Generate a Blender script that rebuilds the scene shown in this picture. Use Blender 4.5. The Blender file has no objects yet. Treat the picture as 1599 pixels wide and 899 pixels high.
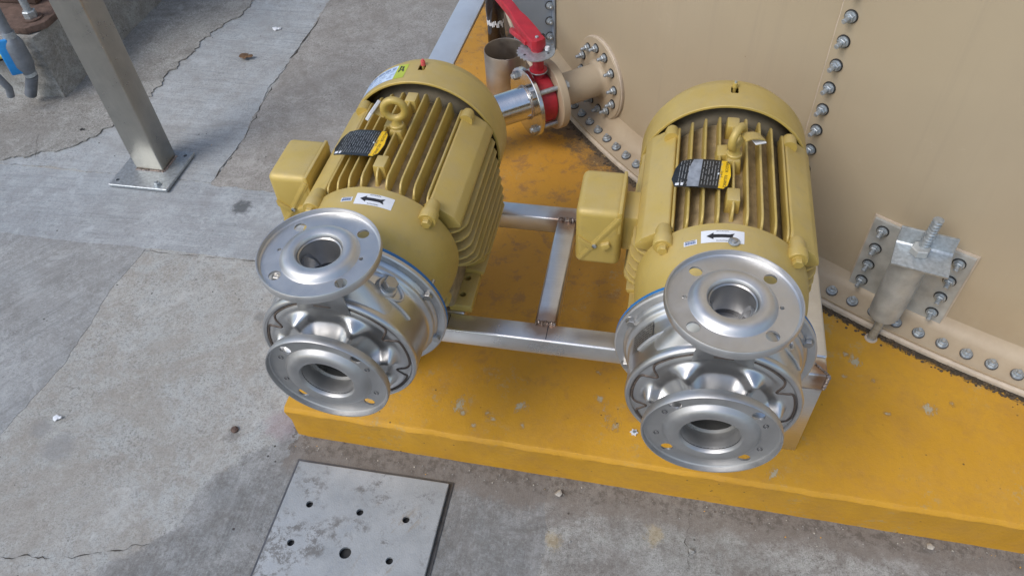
import bpy, bmesh, math, random
from math import sin, cos, pi, radians, sqrt, atan2
from mathutils import Matrix, Vector, noise
random.seed(7)
SC = bpy.context.scene
COL = SC.collection

# ------------------------------------------------------------------ camera
CX, CY, CZ = 0.3967, -0.76029, 1.13965
PIT, YAW, ROL, FOC = 0.83894, -0.24094, -0.0678, 1189.01
fw = Vector((sin(YAW)*cos(PIT), cos(YAW)*cos(PIT), -sin(PIT)))
r0 = Vector((cos(YAW), -sin(YAW), 0)); u0 = r0.cross(fw)
rt = r0*cos(ROL)+u0*sin(ROL); up = -r0*sin(ROL)+u0*cos(ROL)
cd = bpy.data.cameras.new('camera'); cam = bpy.data.objects.new('camera', cd); COL.objects.link(cam)
cam.matrix_world = Matrix(((rt.x, up.x, -fw.x, CX), (rt.y, up.y, -fw.y, CY), (rt.z, up.z, -fw.z, CZ), (0, 0, 0, 1)))
cd.sensor_width = 36; cd.lens = 36*FOC/1599; cd.clip_start = .02; cd.clip_end = 500
SC.camera = cam

# ------------------------------------------------------------------ sky and sun (bright overcast)
SUN_EL, SUN_AZ = radians(50), radians(222)      # azimuth clockwise from +Y
w = bpy.data.worlds.new('World'); SC.world = w; w.use_nodes = True
nt = w.node_tree
sky = nt.nodes.new('ShaderNodeTexSky'); sky.sky_type = 'NISHITA'; sky.sun_disc = False
sky.sun_elevation = SUN_EL; sky.sun_rotation = SUN_AZ
sky.air_density = 1.3; sky.dust_density = 2.2; sky.ozone_density = 1.0
nt.links.new(sky.outputs[0], nt.nodes['Background'].inputs[0])
nt.nodes['Background'].inputs[1].default_value = 0.13
sd = bpy.data.lights.new('sun', 'SUN'); sd.energy = 1.15; sd.angle = radians(26); sd.color = (1, .985, .96)
so = bpy.data.objects.new('sun', sd); COL.objects.link(so)
sdir = Vector((sin(SUN_AZ)*cos(SUN_EL), cos(SUN_AZ)*cos(SUN_EL), sin(SUN_EL)))
so.rotation_euler = sdir.to_track_quat('Z', 'Y').to_euler(); so.location = (0, 0, 5)
SC.view_settings.view_transform = 'Standard'; SC.view_settings.look = 'None'
SC.view_settings.exposure = 0.38; SC.view_settings.gamma = 1

# ------------------------------------------------------------------ node helpers
class NT:
    def __init__(s, name):
        s.m = bpy.data.materials.new(name); s.m.use_nodes = True; s.t = s.m.node_tree
        s.b = s.t.nodes['Principled BSDF']; s._tc = None
    def n(s, typ, **kw):
        nd = s.t.nodes.new('ShaderNode'+typ)
        for k, v in kw.items(): setattr(nd, k, v)
        return nd
    def L(s, a, b): s.t.links.new(a, b)
    def tc(s, which='Object'):
        if s._tc is None: s._tc = s.n('TexCoord')
        return s._tc.outputs[which]
    def world(s):
        g = s.n('NewGeometry'); return g.outputs['Position']
    def map(s, vec, scale=(1, 1, 1), rot=0, loc=(0, 0, 0)):
        mp = s.n('Mapping'); mp.inputs['Scale'].default_value = scale; mp.inputs['Rotation'].default_value = (0, 0, rot)
        mp.inputs['Location'].default_value = loc; s.L(vec, mp.inputs['Vector']); return mp.outputs[0]
    def noise(s, vec, scale, detail=4, rough=.55, dist=0):
        q = s.n('TexNoise'); q.inputs['Scale'].default_value = scale; q.inputs['Detail'].default_value = detail
        q.inputs['Roughness'].default_value = rough; q.inputs['Distortion'].default_value = dist
        s.L(vec, q.inputs['Vector']); return q.outputs['Fac']
    def vor(s, vec, scale, feat='F1'):
        q = s.n('TexVoronoi'); q.feature = feat; q.inputs['Scale'].default_value = scale; s.L(vec, q.inputs['Vector']); return q
    def ramp(s, f, stops):
        q = s.n('ValToRGB'); e = q.color_ramp.elements
        while len(e) < len(stops): e.new(.5)
        for el, (p, c) in zip(e, stops):
            el.position = p; el.color = (c, c, c, 1) if isinstance(c, (int, float)) else (*c, 1)
        s.L(f, q.inputs[0]); return q.outputs[0]
    def mix(s, f, a, b, mode='MIX'):
        q = s.n('Mix', data_type='RGBA', blend_type=mode)
        for i, x in ((0, f), (6, a), (7, b)):
            if isinstance(x, (int, float)): q.inputs[i].default_value = x if i == 0 else (x, x, x, 1)
            elif isinstance(x, tuple): q.inputs[i].default_value = (*x, 1)
            else: s.L(x, q.inputs[i])
        return q.outputs[2]
    def math(s, op, a, b=0.0, clamp=False):
        q = s.n('Math', operation=op, use_clamp=clamp)
        for i, x in ((0, a), (1, b)):
            if isinstance(x, (int, float)): q.inputs[i].default_value = x
            else: s.L(x, q.inputs[i])
        return q.outputs[0]
    def dist(s, vec, p):
        q = s.n('VectorMath', operation='DISTANCE'); s.L(vec, q.inputs[0]); q.inputs[1].default_value = p; return q.outputs['Value']
    def bump(s, h, strength=.3, distance=.002, nrm=None):
        q = s.n('Bump'); q.inputs['Strength'].default_value = strength; q.inputs['Distance'].default_value = distance
        s.L(h, q.inputs['Height'])
        if nrm is not None: s.L(nrm, q.inputs['Normal'])
        return q.outputs[0]
    def set(s, col=None, rough=None, metal=None, nrm=None, spec=None):
        for k, x in (('Base Color', col), ('Roughness', rough), ('Metallic', metal), ('Normal', nrm), ('Specular IOR Level', spec)):
            if x is None: continue
            i = s.b.inputs[k]
            if isinstance(x, tuple): i.default_value = (*x, 1)
            elif isinstance(x, (int, float)): i.default_value = x
            else: s.L(x, i)
        return s.m

def simple(name, col, rough=.5, metal=0., var=.12, scale=40., bump=0.0, bscale=200.):
    t = NT(name); v = t.tc()
    nz = t.noise(v, scale, 4)
    c = t.mix(t.ramp(nz, [(.3, 0), (.7, 1)]), tuple(x*(1-var) for x in col), tuple(min(1, x*(1+var)) for x in col))
    r = t.ramp(t.noise(v, scale*1.7, 3), [(.3, max(0, rough-.07)), (.7, min(1, rough+.07))])
    n = t.bump(t.noise(v, bscale, 3), bump, .0008) if bump else None
    return t.set(c, r, metal, n)

def mat_gold(name):
    t = NT(name); v = t.world()
    big = t.noise(v, 9, 3); fine = t.noise(v, 300, 3, .6)
    c = t.mix(t.ramp(big, [(.3, 0), (.7, 1)]), (.475, .343, .080), (.565, .420, .118))
    c = t.mix(t.ramp(t.noise(v, 45, 5, .65), [(.56, 0), (.70, .5)]), c, (.42, .315, .115))
    sp = t.ramp(t.vor(v, 120).outputs['Distance'], [(.045, 1), (.07, 0)])
    c = t.mix(t.math('MULTIPLY', sp, t.ramp(t.noise(v, 20, 2), [(.62, 0), (.68, 1)])), c, (.13, .10, .06))
    c = t.mix(t.math('MULTIPLY', t.ramp(t.noise(v, 75, 8, .85), [(.60, 0), (.64, .55)]), t.ramp(t.noise(v, 13, 3), [(.50, 0), (.58, 1)])), c, (.30, .22, .12))
    c = t.mix(t.math('MULTIPLY', t.ramp(t.vor(v, 70).outputs['Distance'], [(.035, 1), (.055, 0)]), t.ramp(t.noise(v, 17, 2), [(.56, 0), (.6, .8)])), c, (.66, .60, .48))
    h = t.mix(.5, t.noise(v, 420, 2), t.noise(v, 110, 4))
    r = t.ramp(t.noise(v, 30, 4), [(.3, .34), (.7, .50)])
    dn = t.n('NewGeometry'); sn = t.n('SeparateXYZ'); t.L(dn.outputs['Normal'], sn.inputs[0])
    up_ = t.math('MULTIPLY', t.ramp(sn.outputs[2], [(.25, 0), (.95, 1)]), t.ramp(t.noise(v, 16, 6, .7), [(.35, .08), (.65, .42)]))
    c = t.mix(up_, c, (.47, .40, .27))
    r = t.mix(up_, r, .75)
    return t.set(c, r, .15, t.bump(h, .42, .0012))

def mat_steel(name, col=(.60, .60, .60), r0_=.22, r1_=.42, metal=1.0, brush=None, stain=0.0, bump=.04):
    t = NT(name); v = t.tc()
    n1 = t.noise(v, 14, 5, .6, .6); n2 = t.noise(v, 80, 4)
    c = t.mix(t.ramp(n1, [(.3, 0), (.7, 1)]), tuple(x*.80 for x in col), col)
    if stain: c = t.mix(t.ramp(t.noise(v, 26, 6, .7, 1.), [(.55, 0), (.72, stain)]), c, (.30, .27, .24))
    h = n2
    if brush:
        br = t.noise(t.map(v, brush), 1.0, 2, .6); c = t.mix(t.ramp(br, [(.3, 0), (.7, .25)]), c, tuple(x*.72 for x in col)); h = br
    r = t.ramp(t.mix(.5, n1, n2), [(.35, r0_), (.65, r1_)])
    return t.set(c, r, metal, t.bump(h, bump, .001))

def mat_frame(name):
    # brushed stainless with straw / blue heat tint round the welds, in the metal itself
    t = NT(name); p = t.world()
    br = t.noise(t.map(p, (14, 500, 500)), 1.0, 2)
    c = t.mix(t.ramp(br, [(.3, 0), (.7, .35)]), (.74, .74, .74), (.60, .60, .60))
    c = t.mix(t.ramp(t.noise(p, 22, 5, .65), [(.5, 0), (.75, .30)]), c, (.50, .46, .41))
    wob = t.math('MULTIPLY', t.noise(p, 60, 3), .016)
    for q, rr in (((.24, .113, .05), .030), ((.24, .393, .05), .032), ((.72, .09, .04), .012), ((.7375, .074, .03), .020)):
        d = t.math('SUBTRACT', t.dist(p, q), wob)
        c = t.mix(t.ramp(d, [(rr*.55, .75), (rr*1.25, 0)]), c, (.30, .16, .08))
    r = t.ramp(t.noise(p, 18, 4), [(.3, .26), (.7, .42)])
    return t.set(c, r, .95, t.bump(br, .05, .0008))

def conc_cols(t, p, ca, cb, ang, broom, speck, dirt, dirty, pale):
    big = t.noise(p, 2.3, 5, .6, .6); mid = t.noise(p, 11, 7, .72, .4)
    c = t.mix(t.ramp(big, [(.32, 0), (.68, 1)]), ca, cb)
    c = t.mix(t.ramp(mid, [(.42, 0), (.62, dirty)]), c, dirt)
    if pale: c = t.mix(t.ramp(t.noise(p, 5.3, 8, .78, .5), [(.48, 0), (.60, .65)]), c, pale)
    # ang = direction of the broom lines, from +X
    q = t.map(p, (1, 1, 1), -ang)
    b1 = t.noise(t.map(q, (9, 330, 1)), 1.0, 3, .6); b2 = t.noise(t.map(q, (3, 64, 1)), 1.0, 4, .65)
    bb = t.mix(.5, b1, b2)
    fade = t.ramp(t.noise(p, 3.7, 5, .7), [(.35, .25), (.6, 1)])
    c = t.mix(t.math('MULTIPLY', t.ramp(bb, [(.35, broom*.8), (.49, 0)]), fade), c, tuple(x*.50 for x in ca))
    c = t.mix(t.math('MULTIPLY', t.ramp(bb, [(.53, 0), (.66, broom*.5)]), fade), c, tuple(min(1, x*1.4) for x in cb))
    fine = t.noise(p, 420, 4, .75); sp = t.noise(p, 150, 7, .85)
    patchy = t.ramp(t.noise(p, 8, 5, .7), [(.35, .35), (.65, 1)])
    c = t.mix(t.math('MULTIPLY', t.ramp(sp, [(.40, min(1, speck*1.5)), (.475, 0)]), patchy), c, (.115, .105, .095))
    c = t.mix(t.math('MULTIPLY', t.ramp(sp, [(.525, 0), (.61, speck*.85)]), patchy), c, (.52, .515, .49))
    c = t.mix(t.ramp(fine, [(.40, speck*.8), (.475, 0)]), c, (.12, .115, .11))
    lg = t.noise(p, 4.2, 9, .82, .7)
    c = t.mix(t.ramp(lg, [(.49, 0), (.56, dirty*.8)]), c, dirt)
    c = t.mix(t.ramp(t.noise(t.map(p, (1, 1, 1), 0, (3, 9, 0)), 21, 8, .8), [(.50, 0), (.60, dirty*.7)]), c, tuple(x*.85 for x in dirt))
    c = t.mix(t.ramp(t.noise(t.map(p, (1, 1, 1), 0, (7, 3, 0)), 7.5, 9, .84, .4), [(.55, 0), (.61, .35)]), c, tuple(min(1, x*1.22) for x in cb))
    return c, t.mix(broom*.6, t.mix(.5, fine, sp), bb)
def concrete(name, ca, cb, ang=0., broom=.5, speck=.5, dirt=(.16, .13, .115), dirty=.45, pale=None, stains=(), strip=False, wet=None):
    t = NT(name); p = t.world()
    c, h = conc_cols(t, p, ca, cb, ang, broom, speck, dirt, dirty, pale)
    if wet:
        # the darker broomed pour to the right of a ragged line through wet[0] with normal wet[1]
        c2, h2 = conc_cols(t, p, *wet[2])
        sx = t.n('SeparateXYZ'); t.L(p, sx.inputs[0]); (x0, y0), (nx, ny) = wet[0], wet[1]
        d = t.math('ADD', t.math('MULTIPLY', t.math('SUBTRACT', sx.outputs[0], x0), nx), t.math('MULTIPLY', t.math('SUBTRACT', sx.outputs[1], y0), ny))
        d = t.math('ADD', t.math('ADD', d, t.math('MULTIPLY', t.math('SUBTRACT', t.noise(p, 6.5, 6, .62), .5), .30)), .5)
        mk_ = t.ramp(d, [(.493, 0), (.512, .85), (.56, 1)]); c = t.mix(mk_, c, c2); h = t.mix(mk_, h, h2)
    pit = t.vor(p, 24); pf = t.ramp(pit.outputs['Distance'], [(.045, 1), (.075, 0)])
    pm = t.math('MULTIPLY', pf, t.ramp(t.noise(p, 9, 2), [(.53, 0), (.58, 1)]))
    c = t.mix(t.math('MULTIPLY', pm, .85), c, (.04, .036, .032))
    wob = t.math('MULTIPLY', t.math('SUBTRACT', t.noise(p, 48, 7, .8), .5), .07)
    for (x, y, rr, k, sc_) in stains:
        q = t.math('ADD', t.dist(p, (x, y, -.316)), wob)
        c = t.mix(t.ramp(q, [(rr*.5, k), (rr, 0)]), c, sc_)
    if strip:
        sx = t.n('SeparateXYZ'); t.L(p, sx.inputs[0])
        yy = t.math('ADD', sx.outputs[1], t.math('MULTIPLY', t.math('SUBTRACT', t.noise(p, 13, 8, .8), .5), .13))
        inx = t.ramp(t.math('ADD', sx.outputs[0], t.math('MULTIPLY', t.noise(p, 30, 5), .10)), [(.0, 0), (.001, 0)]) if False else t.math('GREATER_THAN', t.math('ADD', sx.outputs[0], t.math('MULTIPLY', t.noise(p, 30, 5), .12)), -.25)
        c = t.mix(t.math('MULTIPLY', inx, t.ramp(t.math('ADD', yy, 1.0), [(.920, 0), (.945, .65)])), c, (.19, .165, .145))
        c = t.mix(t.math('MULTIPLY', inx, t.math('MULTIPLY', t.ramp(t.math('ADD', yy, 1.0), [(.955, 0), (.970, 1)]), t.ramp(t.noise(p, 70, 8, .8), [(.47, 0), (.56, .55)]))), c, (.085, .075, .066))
    h = t.mix(pm, h, 0.0)
    return t.set(c, .93, 0, t.bump(h, .85, .0028), .25)

def mat_yellow(name):
    t = NT(name); p = t.world()
    big = t.noise(p, 3.1, 5, .6, .8); mid = t.noise(p, 17, 6, .7, .6); fine = t.noise(p, 150, 5, .7)
    c = t.mix(t.ramp(big, [(.35, 0), (.65, 1)]), (.515, .262, .018), (.59, .312, .026))
    c = t.mix(t.ramp(mid, [(.46, 0), (.66, .40)]), c, (.47, .25, .045))
    c = t.mix(t.ramp(t.noise(p, 70, 6, .75), [(.53, 0), (.66, .25)]), c, (.46, .23, .06))
    # even browner tint behind and between the pumps, grime patches denser there
    sx = t.n('SeparateXYZ'); t.L(p, sx.inputs[0])
    back = t.math('MULTIPLY', t.ramp(sx.outputs[1], [(.05, 0), (.5, 1)]), t.ramp(sx.outputs[0], [(.35, 1), (.80, 0)]))
    c = t.mix(t.math('MULTIPLY', back, .60), c, (.47, .225, .035))
    g = t.math('MULTIPLY', t.ramp(t.noise(p, 15, 9, .8, .3), [(.52, 0), (.60, 1)]), t.math('ADD', t.math('MULTIPLY', back, .50), .12))
    c = t.mix(g, c, (.235, .125, .065))
    # bare, almost black grime collected along the tank foot
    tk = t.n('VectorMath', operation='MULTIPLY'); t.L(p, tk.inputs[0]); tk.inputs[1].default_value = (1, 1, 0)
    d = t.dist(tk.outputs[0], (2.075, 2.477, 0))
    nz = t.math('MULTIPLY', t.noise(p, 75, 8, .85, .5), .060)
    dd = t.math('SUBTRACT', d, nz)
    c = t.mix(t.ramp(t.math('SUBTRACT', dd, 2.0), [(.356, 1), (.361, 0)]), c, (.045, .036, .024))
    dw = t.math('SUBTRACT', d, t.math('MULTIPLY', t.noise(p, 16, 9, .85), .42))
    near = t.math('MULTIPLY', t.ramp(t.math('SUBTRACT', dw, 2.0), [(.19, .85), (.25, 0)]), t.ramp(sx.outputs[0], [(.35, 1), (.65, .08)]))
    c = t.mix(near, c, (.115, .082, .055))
    # flaked spots down to the concrete
    wob = t.math('MULTIPLY', t.math('SUBTRACT', t.noise(p, 70, 8, .85), .5), .045)
    wob2 = t.math('MULTIPLY', t.math('SUBTRACT', t.noise(t.map(p, (1, .55, 1), .5), 48, 8, .85), .5), .120)
    for (x, y, rr) in ((.855, .33, .009), (.865, .315, .013), (.845, .27, .006), (.905, .27, .008), (.06, .075, .014), (.075, .055, .011), (.125, .062, .011), (.14, .05, .006),
                       (.10, .03, .007), (.20, .045, .007), (.37, .09, .016), (.385, .07, .018), (.36, .11, .012), (.35, .13, .012), (.92, .19, .009), (1.0, .215, .014), (1.05, .235, .009), (.33, .30, .014),
                       (.30, .25, .006), (.34, .20, .008), (.40, .36, .014), (.19, .09, .012), (.70, .02, .014)):
        q = t.math('ADD', t.dist(p, (x, y, -.202)), wob2 if rr >= .012 else wob)
        c = t.mix(t.ramp(q, [(rr*.45, .6), (rr*.75, 0)]), c, (.24, .13, .04))
        c = t.mix(t.ramp(q, [(rr*.30, .95), (rr*.36, 0)]), c, (.42, .38, .27))
    sp = t.vor(p, 34); sf = t.math('MULTIPLY', t.ramp(sp.outputs['Distance'], [(.045, 1), (.085, 0)]), t.ramp(t.noise(p, 6, 2), [(.46, 0), (.52, .85)]))
    c = t.mix(sf, c, (.08, .05, .025))
    sp2 = t.vor(p, 95); s2 = t.math('MULTIPLY', t.ramp(sp2.outputs['Distance'], [(.07, 1), (.13, 0)]), t.ramp(t.noise(p, 11, 4), [(.52, 0), (.60, .7)]))
    c = t.mix(s2, c, (.30, .19, .06))
    wn = t.math('MULTIPLY', t.ramp(t.noise(p, 31, 9, .85), [(.555, 0), (.585, .75)]), t.ramp(t.noise(p, 4.5, 4), [(.50, 0), (.60, 1)]))
    c = t.mix(wn, c, (.42, .30, .13))
    cr = t.ramp(t.noise(t.map(p, (1, 1, 1)), 35, 6, .6, 2.2), [(.492, 0), (.5, .5), (.508, 0)])
    c = t.mix(t.math('MULTIPLY', cr, t.ramp(t.noise(p, 5, 2), [(.5, 0), (.62, .8)])), c, (.28, .15, .03))
    scr = t.noise(t.map(t.map(p, (1, 1, 1), -1.9), (6, 130, 1)), 1, 5, .7)
    c = t.mix(t.math('MULTIPLY', t.ramp(scr, [(.60, 0), (.68, .35)]), t.ramp(t.noise(p, 4, 3), [(.45, 0), (.6, 1)])), c, (.40, .22, .07))
    h = t.mix(.45, t.mix(.5, fine, t.noise(p, 40, 5, .7)), t.noise(t.map(p, (25, 25, 260)), 1, 4))
    return t.set(c, t.ramp(mid, [(.3, .5), (.7, .72)]), 0, t.bump(h, .5, .0035), .4)

def mat_beige(name, col=(.435, .36, .250)):
    t = NT(name); p = t.world()
    c = t.mix(t.ramp(t.noise(p, 2.0, 4, .5), [(.3, 0), (.7, 1)]), tuple(x*.93 for x in col), tuple(x*1.04 for x in col))
    c = t.mix(t.ramp(t.noise(t.map(p, (8, 8, 1.5)), 1, 5, .6), [(.5, 0), (.72, .38)]), c, (.40, .325, .23))
    sx = t.n('SeparateXYZ'); t.L(p, sx.inputs[0])
    c = t.mix(t.ramp(t.noise(t.map(p, (46, 46, 1.1)), 1, 5, .65), [(.56, 0), (.70, .30)]), c, (.36, .30, .22))
    c = t.mix(t.math('MULTIPLY', t.ramp(t.noise(p, 24, 8, .8), [(.60, 0), (.66, .4)]), t.ramp(t.noise(p, 2.5, 2), [(.5, 0), (.62, 1)])), c, (.54, .47, .36))
    low = t.math('MULTIPLY', t.ramp(t.math('MULTIPLY', sx.outputs[2], -1.0), [(.02, 0), (.17, .8)]), t.ramp(t.noise(p, 14, 6, .7), [(.35, .25), (.65, 1)]))
    c = t.mix(t.math('MULTIPLY', low, .45), c, (.26, .17, .10))
    sp = t.math('MULTIPLY', t.ramp(t.vor(p, 14).outputs['Distance'], [(.022, 1), (.034, 0)]), t.ramp(t.noise(p, 5, 1), [(.58, 0), (.62, .7)]))
    c = t.mix(sp, c, (.2, .12, .07))
    return t.set(c, t.ramp(t.noise(p, 3, 4), [(.3, .38), (.7, .5)]), 0, t.bump(t.noise(p, 160, 3), .10, .001, t.bump(t.noise(p, 3.2, 3), .35, .012)), .4)

def mat_plate(name):
    t = NT(name); p = t.world()
    big = t.noise(p, 9, 5, .6); c = t.mix(t.ramp(big, [(.35, 0), (.65, 1)]), (.33, .35, .365), (.44, .46, .475))
    m = t.noise(p, 38, 9, .82, .25)
    c = t.mix(t.ramp(t.math('MULTIPLY', t.ramp(m, [(.49, 0), (.56, 1)]), t.ramp(t.noise(p, 8, 5, .7), [(.46, 0), (.55, 1)])), [(0, 0), (1, .8)]), c, (.15, .145, .14))
    c = t.mix(t.ramp(t.noise(p, 130, 6, .8), [(.56, 0), (.66, .4)]), c, (.22, .215, .21))
    c = t.mix(t.math('MULTIPLY', t.ramp(t.noise(t.map(t.map(p, (1, 1, 1), -1.1), (9, 42, 1)), 1, 6, .7), [(.58, 0), (.62, .85)]), t.ramp(t.dist(p, (-.03, -.20, -.31)), [(.07, 1), (.10, 0)])), c, (.33, .31, .28))
    fine = t.vor(p, 330)
    return t.set(c, t.ramp(m, [(.4, .45), (.6, .75)]), .35, t.bump(t.mix(.5, fine.outputs['Distance'], m), .35, .0012))

def mat_rust(name, col=(.13, .085, .068)):
    t = NT(name); p = t.world(); m = t.noise(p, 40, 7, .7)
    c = t.mix(t.ramp(m, [(.35, 0), (.65, 1)]), tuple(x*.6 for x in col), tuple(x*1.35 for x in col))
    return t.set(c, .7, .1, t.bump(m, .4, .002))

M = {}
M['gold'] = mat_gold('gold_enamel')
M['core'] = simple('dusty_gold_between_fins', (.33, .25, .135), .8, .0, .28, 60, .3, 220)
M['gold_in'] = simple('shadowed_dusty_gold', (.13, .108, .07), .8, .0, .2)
M['cast'] = mat_steel('pressed_stainless', (.67, .67, .67), .36, .50, .92, stain=0.0, bump=.02)
M['face'] = mat_steel('polished_pressed_stainless', (.68, .68, .68), .29, .36, .96, stain=0.0, bump=.004)
M['cast2'] = mat_steel('worn_flange_steel', (.54, .54, .54), .38, .52, .9, stain=.10)
M['machined'] = mat_steel('machined_steel', (.50, .49, .47), .25, .4, .9, brush=(300, 300, 20))
M['bore'] = simple('dark_bore_metal', (.14, .14, .145), .4, .7, .2)
M['seam'] = simple('brown_weld_seam', (.11, .085, .07), .55, .3, .3, 150)
M['weld'] = simple('weld_bead', (.34, .28, .25), .35, .8, .35, 160, .5, 400)
M['frame'] = mat_frame('brushed_frame_steel')
M['blue'] = simple('blue_paint', (.02, .15, .38), .5, 0, .15)
M['zinc'] = simple('galvanised_zinc', (.44, .48, .51), .45, .7, .22, 120, .2, 300)
M['zinc_flat'] = simple('flat_galvanised_sheet', (.36, .42, .50), .48, .35, .10, 6, .06, 60)
M['zinc_chan'] = simple('pale_galvanised_channel', (.50, .56, .64), .45, .35, .10, 6, .06, 60)
M['zinc_dull'] = simple('dull_galvanised', (.47, .48, .465), .55, .45, .22, 24, .3, 160)
M['rubber'] = simple('black_rubber', (.02, .02, .02), .6)
M['beige'] = mat_beige('beige_tank_paint')
M['beige2'] = mat_beige('beige_flange_paint', (.46, .375, .265))
M['sealant'] = simple('pale_sealant', (.50, .42, .33), .6, 0, .15)
M['yellow'] = mat_yellow('yellow_floor_paint')
M['post'] = mat_steel('satin_stainless_post', (.50, .475, .42), .26, .38, .95, brush=(420, 420, 5), bump=.03)
M['pipe'] = mat_steel('polished_pipe', (.72, .72, .72), .10, .24, 1.0, brush=(3, 400, 400), stain=.1)
M['pipe2'] = mat_steel('hazy_pipe', (.55, .49, .43), .34, .5, 1.0, stain=.3)
M['red'] = simple('red_enamel', (.40, .022, .035), .42, 0, .2, 30, .15, 200)
M['plate'] = mat_plate('worn_drain_plate')
M['rust'] = mat_rust('rusted_primer')
M['black'] = simple('black_label', (.018, .020, .022), .32, 0, .3, 60)
M['labelyellow'] = simple('label_yellow', (.80, .50, .015), .4)
M['white'] = simple('white_label', (.72, .75, .80), .4, 0, .06)
M['bluelabel'] = simple('pale_blue_label', (.50, .62, .80), .45, 0, .1)
M['green'] = simple('lime_label', (.42, .50, .05), .45)
M['ink'] = simple('black_ink', (.02, .02, .025), .5)
M['blueink'] = simple('blue_ink', (.08, .14, .30), .5)
M['silverink'] = simple('silver_ink', (.34, .35, .36), .4, .3)
M['scuff'] = simple('scuffed_label', (.28, .31, .36), .5, .2, .25, 90)
M['greyplastic'] = simple('grey_conduit', (.20, .22, .25), .5, .3, .2)
M['cyan'] = simple('blue_cover', (.02, .26, .66), .4)
M['pinkcap'] = simple('red_plastic_cap', (.62, .10, .10), .4)
M['brass'] = simple('brass_fitting', (.45, .42, .12), .4, .5)
M['cola'] = simple('dark_cola_bottle', (.018, .010, .008), .10, 0, .2)
M['crud'] = simple('crusted_dirt', (.085, .062, .04), .95, 0, .5, 200, .4, 300)
M['stone'] = simple('pebble', (.42, .40, .36), .9, 0, .3, 90, .4, 200)
M['leaf'] = simple('dry_leaf', (.14, .08, .04), .8, 0, .3)
M['flake'] = simple('yellow_flake', (.60, .33, .05), .7)

# ------------------------------------------------------------------ mesh helpers
def prim_bm(bm):
    bm.verts.index_update()
    r = ([v.co.copy() for v in bm.verts], [[v.index for v in f.verts] for f in bm.faces]); bm.free(); return r
def box(x0, x1, y0, y1, z0, z1, bev=0., seg=2):
    bm = bmesh.new(); bmesh.ops.create_cube(bm, size=1)
    for v in bm.verts: v.co = Vector(((x0+x1)/2+v.co.x*(x1-x0), (y0+y1)/2+v.co.y*(y1-y0), (z0+z1)/2+v.co.z*(z1-z0)))
    if bev: bmesh.ops.bevel(bm, geom=bm.edges[:], offset=bev, segments=seg, affect='EDGES', profile=.5)
    return prim_bm(bm)
def lathe(prof, n=64, axis='y', a0=0., a1=2*pi):
    """prof: (radius, position along axis)."""
    full = abs(a1-a0-2*pi) < 1e-6; V = []; F = []; na = n if full else n+1
    for r, p in prof:
        for i in range(na):
            a = a0+(a1-a0)*i/n; c, s = r*cos(a), r*sin(a)
            V.append(Vector({'y': (c, p, s), 'z': (c, s, p), 'x': (p, c, s)}[axis]))
    for j in range(len(prof)-1):
        for i in range(n):
            k = (i+1) % na if full else i+1
            a, b, c, d = j*na+i, j*na+k, (j+1)*na+k, (j+1)*na+i
            F.append([a, b, c, d] if axis != 'y' else [a, d, c, b])
    return V, F
def solid_lathe(prof, n=64, axis='y'):
    V, F = lathe(prof, n, axis)
    F.append(list(range(n))[::-1]); F.append([(len(prof)-1)*n+i for i in range(n)])
    return V, F
def cyl(r, h0, h1, n=24, axis='z', bev=0.):
    pr = [(r-bev, h0), (r, h0+bev), (r, h1-bev), (r-bev, h1)] if bev else [(r, h0), (r, h1)]
    return solid_lathe(pr, n, axis)
def hexa(r, h0, h1, axis='z', bev=.12):
    return solid_lathe([(r, h0), (r, h1-bev*r), (r*(1-bev), h1)], 6, axis)
def prism(poly, y0, y1, axis='y', bev=0.):
    bm = bmesh.new(); mk = {'y': lambda a, b, t: (a, t, b), 'z': lambda a, b, t: (a, b, t), 'x': lambda a, b, t: (t, a, b)}[axis]
    A = [bm.verts.new(mk(a, b, y0)) for a, b in poly]; B = [bm.verts.new(mk(a, b, y1)) for a, b in poly]
    n = len(poly)
    bm.faces.new(A[::-1]); bm.faces.new(B)
    for i in range(n): bm.faces.new((A[i], A[(i+1) % n], B[(i+1) % n], B[i]))
    bmesh.ops.recalc_face_normals(bm, faces=bm.faces)
    if bev: bmesh.ops.bevel(bm, geom=bm.edges[:], offset=bev, segments=2, affect='EDGES', profile=.5)
    return prim_bm(bm)
def tube(path, r, n=10, closed=False, cap=True):
    P = [Vector(p) for p in path]; R = r if isinstance(r, (list, tuple)) else [r]*len(P); V = []; F = []; m = len(P)
    ref = None
    for i, p in enumerate(P):
        if closed: t = (P[(i+1) % m]-P[i-1]).normalized()
        else: t = (P[min(i+1, m-1)]-P[max(i-1, 0)]).normalized()
        if ref is None:
            ref = Vector((0, 0, 1)) if abs(t.z) < .9 else Vector((1, 0, 0))
        s = t.cross(ref).normalized(); ref = s.cross(t).normalized(); u = ref
        for k in range(n):
            a = 2*pi*k/n; V.append(p+R[i]*(cos(a)*s+sin(a)*u))
    for i in range(m if closed else m-1):
        j = (i+1) % m
        for k in range(n): l = (k+1) % n; F.append([i*n+k, i*n+l, j*n+l, j*n+k])
    if cap and not closed: F.append([k for k in range(n)][::-1]); F.append([(m-1)*n+k for k in range(n)])
    return V, F
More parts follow.
